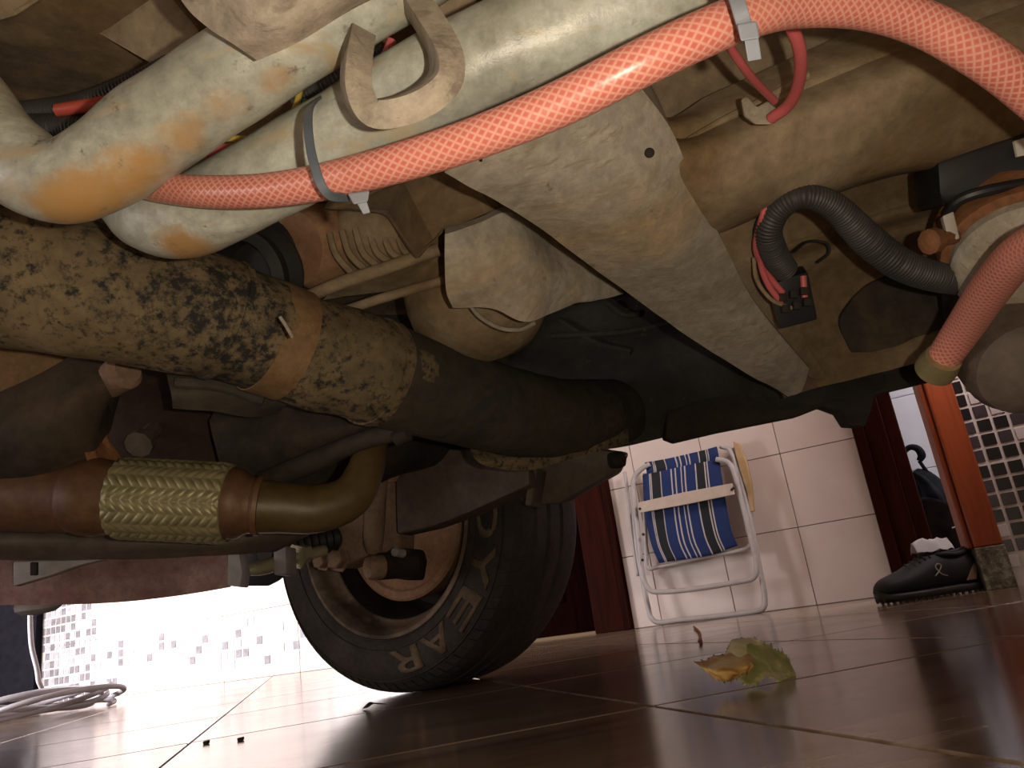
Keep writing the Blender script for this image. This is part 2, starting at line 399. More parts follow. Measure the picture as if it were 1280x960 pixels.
def hose_mat():
    m, N, L, b = mat('braided_pink_hose', 0.32)
    uv = N.new('ShaderNodeUVMap').outputs[0]
    sx = N.new('ShaderNodeSeparateXYZ'); L.new(uv, sx.inputs[0])
    def lines(sign):
        a = N.new('ShaderNodeMath'); a.operation = 'MULTIPLY'; L.new(sx.outputs[0], a.inputs[0]); a.inputs[1].default_value = 14 * sign
        c = N.new('ShaderNodeMath'); c.operation = 'MULTIPLY_ADD'; L.new(sx.outputs[1], c.inputs[0]); c.inputs[1].default_value = 190; L.new(a.outputs[0], c.inputs[2])
        f = N.new('ShaderNodeMath'); f.operation = 'PINGPONG'; L.new(c.outputs[0], f.inputs[0]); f.inputs[1].default_value = 0.5
        return f.outputs[0]
    mn = N.new('ShaderNodeMath'); mn.operation = 'MINIMUM'; L.new(lines(1), mn.inputs[0]); L.new(lines(-1), mn.inputs[1])
    k = ramp(N, L, mn.outputs[0], [(0.04, (1, 1, 1)), (0.26, (0, 0, 0))])
    dirt = nz(N, L, coords(N), 16, 6, 0.65)
    base = ramp(N, L, dirt, [(0.3, (0.54, 0.125, 0.09)), (0.7, (0.64, 0.19, 0.145))])
    L.new(mixc(N, L, k, base, (0.74, 0.37, 0.29)), b.inputs['Base Color'])
    b.inputs['Subsurface Weight'].default_value = 0.15; b.inputs['Subsurface Radius'].default_value = (0.006, 0.002, 0.002)
    b.inputs['Subsurface Scale'].default_value = 0.5
    return m
M['hose'] = hose_mat()
def stripes():
    m, N, L, b = mat('blue_striped_canvas', 0.85)
    uv = N.new('ShaderNodeUVMap').outputs[0]
    sx = N.new('ShaderNodeSeparateXYZ'); L.new(uv, sx.inputs[0])
    blue, blk, wh = (0.005, 0.019, 0.095), (0.006, 0.008, 0.010), (0.42, 0.37, 0.36)
    st = [(0, blue), (.10, wh), (.115, blk), (.125, wh), (.14, blk), (.255, blk), (.27, wh), (.285, blue), (.41, wh), (.425, blue), (.455, wh), (.47, blue), (.52, wh), (.535, blue), (.56, wh), (.575, blue), (.685, wh), (.70, blk), (.79, blk), (.80, wh), (.815, blk), (.83, wh), (.845, blue)]
    r = N.new('ShaderNodeValToRGB'); r.color_ramp.interpolation = 'CONSTANT'
    L.new(sx.outputs[1], r.inputs[0]); e = r.color_ramp.elements
    while len(e) < len(st): e.new(0.5)
    for k, (p, c) in enumerate(st): e[k].position = p; e[k].color = rgba(c)
    L.new(r.outputs[0], b.inputs['Base Color'])
    return m
M['stripes'] = stripes()
def leaf_mat(name, a, b_, c):
    m, N, L, b = mat(name, 0.6)
    n = nz(N, L, coords(N), 22, 7, 0.65, 0.5)
    L.new(ramp(N, L, n, [(0.34, a), (0.5, b_), (0.66, c)]), b.inputs['Base Color'])
    b.inputs['Subsurface Weight'].default_value = 0.05
    return m
M['leafgreen'] = leaf_mat('green_yellow_leaf', (0.26, 0.28, 0.07), (0.42, 0.42, 0.14), (0.80, 0.70, 0.30))
M['leafbrown'] = leaf_mat('brown_curled_leaf', (0.48, 0.20, 0.045), (0.78, 0.48, 0.15), (0.88, 0.74, 0.44))
M['leafpale'] = leaf_mat('pale_leaf', (0.72, 0.60, 0.28), (0.84, 0.73, 0.40), (0.86, 0.76, 0.46))

# ================================================================== SETTING
# floor: base slab with the joints, tiles proud of it laid diagonally
floor = link('floor', box(V((-7, -2.5, -0.06)), V((13, 0, 0)), V((0, 13, 0)), V((0, 0, 0.0575)), 0), M['fgrout'], None, False)
props(floor, 'glossy streaky brown tiled garage floor', 'floor', None, 'structure')
FA = math.radians(17); fu = V((math.cos(FA), math.sin(FA), 0)); fv = V((-fu.y, fu.x, 0))
FO = PZ(816, 882, 0); TS = 0.53
def tile_mesh(w, h, t, bev=0.0015):
    return bevel_mesh(mesh([V((x, y, z)) for z in (-t, 0) for x, y in ((0, 0), (w, 0), (w, h), (0, h))],
        [(3, 2, 1, 0), (4, 5, 6, 7), (0, 1, 5, 4), (1, 2, 6, 5), (2, 3, 7, 6), (3, 0, 4, 7)]), bev, 1)
tm = tile_mesh(TS - 0.005, TS - 0.005, 0.012); tm.materials.append(M['floortile'])
for i in range(-12, 14):
    for j in range(-4, 14):
        p = FO + fu * (i * TS) + fv * (j * TS)
        q = p + fu * TS / 2 + fv * TS / 2
        if not (-5.0 < q.x < 3.4 and -0.9 < q.y < 6.6): continue
        if (q - WA).dot(WN) < -1.5: continue
        o = D.objects.new('tile', tm); COL.objects.link(o); o.parent = floor
        o.location = p + V((0, 0, 0)); o.rotation_euler = (0, 0, FA)
# back wall
def wall_slab(name, u0, u1, z0, z1, off, th, m):
    return link(name, box(WW(u0, z0, off - th), WU * (u1 - u0), ZZ * (z1 - z0), WN * th, 0), m, None, False)
wall = wall_slab('wall_back', -0.05, 3.30, 0, 2.4, -0.008, 0.12, M['grout'])
props(wall, 'long tiled wall behind the car from the left end to the dark door', 'wall', None, 'structure')
wallr = wall_slab('wall_back', 4.475, 5.575, 0, 2.4, -0.008, 0.12, M['grout'])
props(wallr, 'tiled wall behind the folded beach chair', 'wall', None, 'structure')
lint = wall_slab('wall_back', 3.30, 4.475, 2.05, 2.4, -0.008, 0.12, M['grout'])
props(lint, 'wall above the dark door', 'wall', None, 'structure')
WROT = math.atan2(WU.y, WU.x)
tcache = {}
def wtile(parent, u0, u1, z0, z1, m, origin=WA, U=WU, Nn=WN, t=0.008, g=0.003):
    key = (round(u1 - u0, 3), round(z1 - z0, 3), m.name)
    if key not in tcache:
        me = tile_mesh(u1 - u0 - g, z1 - z0 - g, t); me.materials.append(m); tcache[key] = me
    o = D.objects.new('tile', tcache[key]); COL.objects.link(o); o.parent = parent
    o.location = origin + U * (u0 + g / 2) + ZZ * (z0 + g / 2)
    o.rotation_euler = (math.pi / 2, 0, math.atan2(U.y, U.x)); return o
ed = [-0.05, 0.635, 1.24, 1.85, 2.46, 3.07, 3.30]
ze = [0.0, 0.38, 0.76, 1.14, 1.52, 1.9, 2.28]
for a, b in zip(ed, ed[1:]):
    for c, d in zip(ze, ze[1:]): wtile(wall, a, b, c, d, M['walltile'])
ed = [4.475, 4.61, 4.94, 5.27, 5.575]; ze = [0.0, 0.316, 0.632, 0.948, 1.264, 1.58, 1.896, 2.212]
for a, b in zip(ed, ed[1:]):
    for c, d in zip(ze, ze[1:]): wtile(wallr, a, b, c, d, M['walltile'])
# mosaic inlay on the left end of the wall: dense at the corner and thinning out along the bottom row
cs = 0.046
def chips(cells, U, origin, Nn, s, t=0.0035):
    vs, fs = [], []
    for (u, z) in cells:
        b0 = len(vs)
        for off in (0.0, t):
            for du, dz in ((0, 0), (s, 0), (s, s), (0, s)):
                vs.append(origin + U * (u + du) + ZZ * (z + dz) + Nn * off)
        fs += [tuple(b0 + k for k in q) for q in ((4, 5, 6, 7), (0, 1, 5, 4), (1, 2, 6, 5), (2, 3, 7, 6), (3, 0, 4, 7))]
    return mesh(vs, fs)
ca, cb = [], []
rnd = random.Random(3)
for i in range(0, 56):
    for j in range(0, 13):
        u, z = 0.004 + i * 0.0575, 0.012 + j * 0.0575
        if i < 11: keep = rnd.random() < 0.97 - 0.05 * max(0, i - 7)
        else:
            band = 0.20 - 0.045 * math.sin(i * 0.21)
            keep = rnd.random() < 0.75 * math.exp(-((z - band) / 0.10) ** 2) * (1 - 0.010 * (i - 11)) and z < 0.36
        if keep: (ca if rnd.random() < 0.55 else cb).append((u, z))
props(link('mosaic_chips', chips(ca, WU, WA, WN, cs), M['chipglare'], wall, False), 'glare-paled grey square mosaic pieces thinning out along the wall', None, None, 'stuff')
props(link('mosaic_chips', chips(cb, WU, WA, WN, cs), M['chipglare_dark'], wall, False), 'darker glare-paled square mosaic pieces thinning out along the wall', None, None, 'stuff')
props(link('wall_left', box(PZ(49, 883, 0) + V((-1.6, -0.1, 0)), V((1.58, 0.06, 0)), V((0, 0.1, 0)), V((0, 0, 2.4)), 0.003), M['slate'], None, False),
      'dark grey panel at the left end of the tiled wall', 'wall', None, 'structure')
# dark door beside the wheel
dr = props(D.objects.new('door_1', None), 'dark mahogany door and red-brown frame beside the tyre', 'door', None, 'structure'); COL.objects.link(dr); dr.location = WW(4.0, 0)
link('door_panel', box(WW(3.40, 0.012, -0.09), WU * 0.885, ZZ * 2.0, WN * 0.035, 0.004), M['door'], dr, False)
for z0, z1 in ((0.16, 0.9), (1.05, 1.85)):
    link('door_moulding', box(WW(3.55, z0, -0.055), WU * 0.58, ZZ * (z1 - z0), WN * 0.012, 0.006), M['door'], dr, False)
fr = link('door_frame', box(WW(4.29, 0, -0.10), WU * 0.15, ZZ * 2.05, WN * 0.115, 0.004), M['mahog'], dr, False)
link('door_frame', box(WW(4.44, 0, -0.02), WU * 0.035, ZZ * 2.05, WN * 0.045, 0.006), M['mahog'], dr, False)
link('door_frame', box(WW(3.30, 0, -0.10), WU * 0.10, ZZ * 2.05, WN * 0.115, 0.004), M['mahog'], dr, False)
# doorway on the right
JA = PZ(1235, 738, 0); JB = PZ(1272, 733, 0)
d2 = props(D.objects.new('door_2', None), 'open doorway with a dark left post and an orange-red right post', 'door', None, 'structure'); COL.objects.link(d2); d2.location = WB
for nm, a, wd, o0, o1 in (('door_frame', 5.575, 0.045, -0.05, 0.03), ('door_frame', 5.62, 0.075, -0.10, 0.012), ('door_frame', 5.695, 0.05, -0.16, -0.02)):
    link(nm, box(WW(a, 0, o0), WU * wd, ZZ * 2.1, WN * (o1 - o0), 0.004), M['mahog'], d2, False)
JU = (JB - JA).normalized(); JN = V((JU.y, -JU.x, 0)); JW = (JB - JA).length
post = link('door_post', box(JA + ZZ * 0.125 - JN * 0.11, JU * JW, ZZ * 2.0, JN * 0.11, 0.005), M['mahoglit'], d2, False); post['label'] = 'varnished mahogany post coloured a lit orange-red'
pst2 = link('door_stop', box(JA + ZZ * 0.125 - JN * 0.08 - JU * 0.016, JU * 0.016, ZZ * 2.0, JN * 0.065, 0.004), M['mahoglit'], d2, False)
ft = link('post_foot', box(JA - JN * 0.112 - JU * 0.002, JU * (JW + 0.004), ZZ * 0.125, JN * 0.114, 0.003), M['peel'], d2, False); ft['label'] = 'worn silvery foot with peeled paint'
# mosaic wall right of the doorway: each chip a part
wr = link('wall_right', box(JB - JN * 0.09 + JU * 0.004, WU * 1.3, ZZ * 2.4, WN * 0.075, 0), M['chipgrout'], None, False)
props(wr, 'wall of black, grey and pale square mosaic right of the doorway', 'wall', None, 'structure')
MO = JB + JU * 0.004 - JN * 0.09 + WN * 0.075
cm = {}
for k in ('chipdark', 'chipgrey', 'chippale'):
    me = tile_mesh(0.0365, 0.0365, 0.004, 0.001); me.materials.append(M[k]); cm[k] = me
rnd = random.Random(11)
for i in range(0, 9):
    for j in range(-1, 17):
        z = 0.10 + j * 0.0455
        if j >= 6: z += 0.004
        k = rnd.choices(('chipdark', 'chipgrey', 'chippale'), (0.5, 0.42, 0.10 if j < 9 else 0.30))[0]
        if j < 0: k = 'chippale'
        o = D.objects.new('mosaic_tile', cm[k]); COL.objects.link(o); o.parent = wr
        o.location = MO + WU * (0.004 + i * 0.0455) + ZZ * z + WN * 0.003; o.rotation_euler = (math.pi / 2, 0, WROT)
# white tiled room beyond
r2 = wall_slab('wall_room', 5.3, 8.2, 0, 2.4, -0.75, 0.1, M['grout'])
props(r2, 'cool white tiled wall of the room seen through the doorway', 'wall', None, 'structure')
ed = [5.30 + 0.36 * k for k in range(9)]; ze = [0.0, 0.165, 0.53, 0.895, 1.26, 1.625, 1.99, 2.355]
for a, b in zip(ed, ed[1:]):
    for c, d in zip(ze, ze[1:]): wtile(r2, a, b, c, d, M['roomtile'], origin=WA - WN * 0.745)

# ================================================================== CAR
car = empty('car', (0, 1.0, 0), 'muddy underside of a car parked over the camera with one wheel on the floor', 'car')
def part(name, me, m, label=None, parent=car, smooth=True, sharp=True):
    o = link(name, me, m, parent, smooth)
    if smooth and sharp: autosmooth(o)
    if label: o['label'] = label
    return o
# floor pan and upper body that close off the light from above
def pan():
    rows = []
    for j in range(15):
        y = -1.2 + j * 0.165
        rows.append([V((x, y, 0.56 + 0.018 * (1 if (i % 3 == 1) else 0) + 0.02 * (j % 2))) for i, x in enumerate([-1.9 + 0.2 * k for k in range(24)])])
    return patch(rows, (0, 0, 0.05), 3, 0.006, 6)
part('floor_pan', pan(), M['pan'], 'brown ribbed floor pan')
part('body_shell', bevel_mesh(box(V((-1.9, -1.2, 0.78)), V((4.6, 0, 0)), V((0, 3.1, 0)), V((0, 0, 0.35)), 0), 0.05, 3), M['bumper'])
part('wheel_arch', patch([[V((-1.3, 1.08, 0.56)), V((-0.5, 1.10, 0.57)), V((0.22, 1.08, 0.56))], [V((-1.3, 1.3, 0.70)), V((-0.5, 1.3, 0.72)), V((0.22, 1.3, 0.70))],
      [V((-1.3, 1.95, 0.72)), V((-0.5, 1.95, 0.75)), V((0.20, 1.95, 0.74))], [V((-1.3, 2.12, 0.46)), V((-0.5, 2.16, 0.62)), V((0.16, 2.12, 0.62))]], (0, 0.01, 0.03), 6), M['dark'], 'black wheel arch lining')


# --- big pipes
p1 = pp((-120, 40, .47), (-45, 130, .45), (10, 196, .43), (72, 226, .42), (135, 203, .42), (200, 155, .42), (300, 88, .415), (410, 15, .41), (530, -62, .41), (640, -130, .42))
part('coolant_pipe', tube(p1, [px_r(58, .43), px_r(56, .43), px_r(54, .43), px_r(52, .42), px_r(56, .42), px_r(59, .42), px_r(59, .415), px_r(60, .41), px_r(62, .41), px_r(62, .41)], 40, 12, amp=0.0012, nsc=30), M['pipe'], 'upper grey pipe with rust-stained bend')
p2 = pp((160, 200, .62), (160, 232, .56), (188, 266, .50), (240, 270, .48), (322, 228, .46), (420, 174, .445), (520, 118, .43), (640, 60, .42), (780, 4, .415), (960, -70, .42))
pipe2 = part('coolant_pipe', tube(p2, [px_r(50, .5), px_r(50, .5), px_r(50, .48), px_r(50, .48), px_r(53, .46), px_r(56, .445), px_r(60, .43), px_r(64, .42), px_r(64, .42), px_r(64, .42)], 40, 12, amp=0.0012, nsc=30), M['pipe'], 'lower grey pipe behind the pink hose')
# half sleeve welded over the upper pipe
part('pipe_bracket', patch([
    pp((205, -40, .36), (232, 8, .372), (262, 36, .368), (290, 54, .365), (322, 76, .372)),
    pp((270, -70, .35), (300, -20, .352), (335, 20, .352), (352, 38, .356), (375, 52, .365)),
    pp((330, -100, .35), (365, -55, .352), (395, -15, .354), (415, 6, .36), (440, 12, .372)),
    pp((380, -120, .35), (430, -80, .352), (460, -45, .354), (475, -25, .36), (490, -12, .372))], V(ray(300, 0)) * 0.006, 7, 0.0022, 30), M['clamp'], 'dusty flat bracket welded over the upper pipe')
# U-shaped strap round the lower pipe
def strap(path, wv, th):
    pts = spline(path, 8); vs, fs = [], []
    for i, p in enumerate(pts):
        t = (pts[min(i + 1, len(pts) - 1)] - pts[max(i - 1, 0)]).normalized()
        nn = wv.cross(t).normalized()
        for a, b in ((-.5, -.5), (.5, -.5), (.5, .5), (-.5, .5)): vs.append(p + wv * a + nn * th * b)
    for i in range(len(pts) - 1):
        for k in range(4): fs.append((i * 4 + k, i * 4 + (k + 1) % 4, i * 4 + 4 + (k + 1) % 4, i * 4 + 4 + k))
    fs += [(3, 2, 1, 0), tuple(len(pts) * 4 - 4 + k for k in range(4))]
    me = mesh(vs, fs); return bevel_mesh(me, th * 0.18, 2)
wv = (V(ray(500, 90)) * 0.020 - RI * 0.004)
part('pipe_strap', strap(pp((452, 38, .40), (446, 75, .378), (446, 112, .370), (462, 140, .366), (498, 138, .364), (534, 122, .364), (556, 98, .366), (556, 66, .372), (540, 34, .385), (518, 0, .40), (500, -30, .42)), wv, px_r(33, .37)), M['clamp'], 'bent grey U-shaped strap')

# --- gusset, rail and recess on the right
cross_rows = [
    pp((556, 216, .50), (640, 262, .56), (700, 304, .61), (790, 370, .70), (890, 440, .80), (985, 496, .90)),
    pp((610, 180, .495), (690, 232, .54), (770, 290, .59), (850, 350, .67), (920, 415, .77), (1000, 490, .89)),
    pp((700, 130, .50), (770, 185, .535), (822, 248, .575), (862, 318, .64), (920, 398, .75), (1005, 480, .885)),
    pp((790, 96, .53), (838, 160, .56), (868, 232, .595), (905, 305, .66), (945, 380, .75), (1012, 462, .87))]
part('cross_member', patch(cross_rows, V((0.0, 0.02, 0.05)), 7, 0.0035, 16), M['mudgrey'], 'dusty grey gusset plate of the cross member')
rail_rows = [
    pp((760, 110, .54), (840, 172, .60), (905, 140, .62), (1000, 98, .62), (1120, 45, .62), (1300, -30, .62)),
    pp((780, 150, .545), (850, 190, .575), (930, 168, .585), (1040, 128, .58), (1150, 85, .575), (1320, 30, .57)),
    pp((840, 240, .60), (890, 250, .60), (960, 222, .60), (1060, 185, .60), (1170, 150, .60), (1330, 95, .60)),
    pp((880, 290, .645), (930, 276, .64), (1000, 250, .64), (1090, 222, .64), (1180, 204, .64), (1340, 165, .64)),
    pp((890, 300, .70), (940, 282, .70), (1005, 256, .70), (1095, 228, .70), (1185, 208, .70), (1345, 170, .70))]
part('chassis_rail', patch(rail_rows, V((0.0, 0.015, 0.03)), 7, 0.004, 15, seed=3), M['mud'], 'broad brown chassis rail')
part('rail_gusset', patch([pp((868, 232, .615), (950, 262, .65), (985, 272, .68)), pp((905, 305, .67), (950, 320, .70), (985, 330, .73)), pp((945, 385, .76), (965, 400, .79), (1000, 410, .83)), pp((1010, 470, .885), (1020, 474, .90), (1035, 476, .92))], V((0, .015, .03)), 6, .003, 16), M['mud'])
up_rows = [
    pp((540, -60, .60), (700, -80, .60), (900, -90, .60), (1100, -90, .60), (1320, -90, .60)),
    pp((640, 60, .66), (760, 50, .66), (900, 40, .67), (1090, 0, .68), (1320, -40, .68)),
    pp((700, 140, .70), (800, 150, .69), (890, 130, .69), (1100, 60, .69), (1320, -10, .69))]
part('floor_section', patch(up_rows, V((0, .01, .02)), 6, .006, 10), M['mud'])
part('brake_pipe', tube(pp((860, 176, .604), (905, 150, .606), (960, 122, .606), (1010, 94, .606)), px_r(5, .6), 10), M['mud'], 'thin muddy pipe along the rail seam')
part('drain_hole', lathe(P(812, 191, .5475), ray(812, 191) * -1, [(-.004, .0036), (.0, .0036), (.0005, .003), (.0006, 0)], 14), M['dark'], 'small dark oval hole')
for x, y in ((601, 194), (628, 181)):
    part('slot', cbox(P(x, y, .497), RI * .0018, UI * .007, FW * .006, .0004), M['dark'], 'narrow dark slot')
rec_rows = [
    pp((880, 285, .86), (1000, 250, .84), (1100, 215, .82), (1200, 190, .80), (1340, 150, .78)),
    pp((900, 330, .90), (1000, 300, .88), (1100, 270, .86), (1200, 240, .84), (1340, 200, .82)),
    pp((930, 350, .86), (1010, 322, .85), (1110, 292, .83), (1210, 262, .81), (1340, 225, .79)),
    pp((940, 390, .90), (1020, 355, .88), (1120, 322, .86), (1220, 290, .84), (1340, 255, .82)),
    pp((960, 430, .92), (1030, 400, .90), (1130, 365, .88), (1230, 330, .86), (1340, 300, .84)),
    pp((980, 498, .93), (1050, 478, .91), (1140, 455, .885), (1240, 430, .865), (1340, 405, .845))]
part('sill_inner', patch(rec_rows, V((0, .02, .03)), 6, .004, 14, seed=5), M['pan'], 'brown stepped inner sill')
part('sill_patch', patch([pp((1066, 372, .885), (1090, 352, .876), (1140, 340, .862), (1196, 336, .85)), pp((1050, 404, .893), (1090, 392, .883), (1140, 380, .87), (1198, 368, .857)), pp((1064, 440, .897), (1100, 436, .888), (1144, 424, .876), (1200, 402, .862))], V((0, .008, .012)), 6, .004, 20), M['darksteel'], 'dark smooth patch on the sill')  # dark patch lying nearly flush on the sill
sill_rows = [
    pp((560, 380, 1.30), (660, 372, 1.27), (760, 352, 1.22), (850, 330, 1.16), (960, 330, 1.08), (1060, 330, 1.02)),
    pp((580, 440, 1.28), (680, 425, 1.25), (780, 400, 1.2), (870, 380, 1.14), (980, 390, 1.04), (1080, 390, .98)),
    pp((590, 462, 1.24), (690, 468, 1.2), (790, 448, 1.15), (880, 425, 1.09), (990, 440, 1.0), (1090, 430, .94)),
    pp((600, 540, 1.24), (690, 530, 1.2), (790, 510, 1.15), (900, 490, 1.09), (1000, 478, 1.0), (1100, 455, .94)),
    pp((610, 596, 1.27), (690, 574, 1.23), (790, 556, 1.18), (900, 532, 1.12), (1000, 510, 1.03), (1110, 486, .97))]
part('sill', patch(sill_rows, V((0, .05, .03)), 6, .006, 9, seed=9), M['sill'], 'black sill with crusty underseal')
for a, b in (((690, 420, 1.235), (880, 392, 1.12)), ((700, 400, 1.24), (790, 440, 1.155)), ((760, 378, 1.20), (800, 392, 1.185))):
    part('sill_rib', tube(pp(a, ((a[0] + b[0]) / 2, (a[1] + b[1]) / 2 + 8, (a[2] + b[2]) / 2), b), .006, 8), M['sill'])
flange = pp((832, 548, 1.13), (845, 553, 1.13), (900, 540, 1.10), (1000, 520, 1.04), (1030, 508, 1.02), (1052, 516, 1.0), (1062, 532, .995), (1082, 533, .985), (1090, 512, .98), (1094, 494, .975), (1150, 480, .95), (1215, 464, .92), (1300, 440, .89), (1300, 395, .89), (1200, 425, .92), (1060, 460, .99), (900, 495, 1.09), (834, 515, 1.13))
part('sill_flange', slab(flange, V((0, .03, .004)), .002), M['dark'], 'dark lower edge flange of the sill')
part('jacking_lip', patch([pp((586, 560, .90), (650, 556, .95), (710, 546, 1.01), (784, 530, 1.09)), pp((596, 576, .885), (655, 574, .935), (715, 560, 1.0), (786, 545, 1.085)), pp((612, 584, .90), (660, 588, .945), (712, 574, 1.0), (786, 554, 1.09))], V((0, .03, .01)), 6, .007, 40), M['axle'], 'mottled brown lip of the sill')
part('bush_bracket', slab(pp((646, 588, 1.26), (662, 632, 1.26), (700, 630, 1.26), (768, 592, 1.22), (778, 566, 1.2), (740, 560, 1.22)), V((.02, .06, .01)), .006), M['arm'], 'dark bracket below the sill end')
part('bush_bracket', slab(pp((662, 584, 1.20), (656, 632, 1.20), (664, 632, 1.20), (672, 584, 1.20)), V((.015, .05, .0)), .002), M['arm'])
part('bush_bolt', lathe(P(770, 575, 1.20), V((1, .25, .05)), [(-.01, .012), (.004, .014), (.012, .012), (.016, .004)], 12), M['dark'])

# --- middle plate and bowl
part('heat_shield', patch([
    pp((556, 292, .66), (600, 278, .675), (640, 266, .69), (690, 300, .74), (780, 368, .80)),
    pp((556, 330, .665), (610, 315, .67), (660, 315, .69), (700, 335, .73), (765, 372, .79)),
    pp((558, 365, .68), (610, 355, .68), (660, 350, .70), (700, 360, .73), (740, 376, .77)),
    pp((566, 384, .70), (615, 386, .70), (655, 402, .71), (690, 392, .74), (722, 378, .765))], V((0, .012, .012)), 6, .0035, 22), M['mudgrey'], 'grey dusty heat shield plate')
part('gearbox_bowl', lathe(P(596, 372, .84), V((0.12, -.18, -1)), [(-.05, .078), (0, .078), (.03, .073), (.052, .056), (.064, .03), (.068, 0)], 40), M['mud'], 'round brown bowl below the heat shield')
part('bowl_rim', tube(pp((585, 378, .735), (600, 396, .735), (625, 410, .738), (650, 412, .742), (668, 404, .75)), .0022, 8), M['clamp'])
# --- gearbox area in the middle
part('gearbox_housing', patch([
    pp((380, 270, .80), (440, 235, .80), (500, 215, .80), (560, 208, .80), (640, 258, .82)),
    pp((385, 305, .79), (440, 270, .75), (500, 262, .745), (550, 270, .77), (620, 285, .82)),
    pp((395, 345, .80), (450, 318, .755), (500, 310, .75), (548, 320, .78), (610, 330, .83)),
    pp((390, 380, .84), (450, 368, .82), (510, 370, .82), (555, 376, .83), (610, 380, .84))], V((0, .02, .03)), 6, .010, 18), M['mud'], 'lumpy brown gearbox housing')
for k in range(6):
    part('cast_rib', tube(pp((412 + k * 16, 292 - k * 3, .745 + .002 * k), (420 + k * 17, 318 - k, .742), (440 + k * 17, 342 - k * 4, .746)), .0035, 8), M['mud'])
part('shift_rod', tube(pp((352, 386, .73), (420, 356, .73), (480, 336, .73), (548, 312, .735)), .0065, 12), M['mud'], 'muddy rod across the gearbox')
part('shift_rod', tube(pp((420, 392, .76), (480, 372, .76), (556, 350, .76)), .005, 12), M['mud'])
part('rubber_boot', lathe(P(352, 335, .80), V((-.35, -.75, -.45)), [(-.05, .045), (0, .045), (.012, .050), (.022, .043), (.034, .049), (.046, .042), (.06, .046), (.065, .036), (.04, .030)], 36), M['rubber'], 'black ribbed rubber boot')
part('boot_cup', lathe(P(398, 310, .79), V((-.5, -.7, -.3)), [(-.03, .045), (.015, .045), (.03, .036), (.032, .0)], 30), M['drum'], 'rusty brown cup beside the rubber boot')
part('mount_bracket', slab(pp((400, 262, .72), (500, 226, .70), (556, 205, .68), (600, 232, .70), (630, 262, .71), (560, 288, .70), (545, 300, .70), (520, 330, .72), (480, 270, .73)), V((.0, .04, .04)), .006, 3, .004, 25), M['pan'], 'dark bracket below the hose')
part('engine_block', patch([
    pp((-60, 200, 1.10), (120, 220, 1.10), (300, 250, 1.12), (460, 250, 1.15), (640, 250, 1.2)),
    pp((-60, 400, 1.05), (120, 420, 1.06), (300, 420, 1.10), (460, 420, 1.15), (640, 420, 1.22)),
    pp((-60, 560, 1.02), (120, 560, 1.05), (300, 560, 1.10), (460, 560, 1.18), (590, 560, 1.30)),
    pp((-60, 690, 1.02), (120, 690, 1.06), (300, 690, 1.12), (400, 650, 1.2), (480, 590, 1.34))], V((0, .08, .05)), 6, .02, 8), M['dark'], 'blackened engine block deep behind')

# --- axle tube
ax = pp((-90, 322, .60), (30, 346, .60), (130, 366, .62), (220, 384, .65), (300, 408, .68), (380, 438, .72), (460, 462, .76), (540, 488, .82), (620, 510, .90), (690, 522, 1.0), (780, 514, 1.2))
ar = [px_r(92, .6), px_r(90, .6), px_r(86, .62), px_r(80, .65), px_r(74, .68), px_r(68, .72), px_r(66, .76), px_r(59, .82), px_r(54, .90), px_r(48, 1.0), px_r(38, 1.2)]
part('axle_tube', tube(ax, ar, 48, 14, amp=0.003, nsc=26), M['axle'], 'thick mottled axle tube')
def band(path, rads, i0, f, w_, grow, m, nm, lab=None):
    a = path[i0].lerp(path[i0 + 1], f); t = (path[i0 + 1] - path[i0]).normalized(); r = rads[i0] * (1 - f) + rads[i0 + 1] * f
    return part(nm, lathe(a, t, [(-w_ / 2, r), (-w_ / 2, r + grow), (w_ / 2, r + grow), (w_ / 2, r)], 48, closed=True), m, lab)
band(ax, ar, 4, .55, .030, .0014, M['rustband'], 'tube_band', 'rusty orange-brown band round the axle tube')
band(ax, ar, 6, .10, .010, .0030, M['axle'], 'weld_ring')
band(ax, ar, 4, -.25, .005, .0016, M['axle'], 'weld_ring')
part('axle_sleeve', tube([ax[6].lerp(ax[7], .2), ax[7], ax[8], ax[9], ax[10]], [ar[6] + .001, ar[7] + .001, ar[8] + .002, ar[9] + .002, ar[10] + .002], 40, 10, amp=.002, nsc=26), M['axledark'], 'darker outer end of the axle tube')
part('wire_clip', tube(pp((350, 396, .60), (358, 408, .60), (366, 422, .602)), .0014, 8), M['clamp'])
# --- left castings and tray
part('casting', slab(pp((-30, 432, .74), (82, 446, .76), (84, 466, .76), (40, 488, .75), (-30, 516, .74)), V((0, .05, .03)), .006, 3, .003), M['rustband'], 'tan rusty triangular casting')
part('control_arm', patch([
    pp((-40, 515, .72), (30, 486, .725), (85, 458, .73), (130, 452, .735), (165, 456, .74)),
    pp((-40, 570, .70), (30, 530, .70), (85, 500, .705), (125, 480, .72), (168, 466, .74)),
    pp((-40, 600, .72), (40, 575, .71), (90, 545, .715), (120, 520, .73), (150, 484, .745)),
    pp((-40, 625, .75), (60, 605, .74), (110, 575, .745), (122, 545, .75), (132, 505, .76))], V((0, .03, .03)), 6, .004, 20), M['darksteel'], 'dark cast control arm')
part('arm_boss', lathe(P(150, 468, .735), V((.8, -.5, .1)), [(-.02, .016), (.008, .018), (.014, .013), (.015, 0)], 20), M['knuckle'], 'tan boss at the end of the control arm')
part('casting', patch([pp((96, 498, .74), (116, 510, .75), (128, 520, .76)), pp((100, 545, .735), (114, 550, .745), (120, 560, .755)), pp((112, 588, .74), (124, 592, .75), (140, 596, .76))], V((0, .02, .02)), 5, .002, 20), M['rust'], 'rusty inner web')
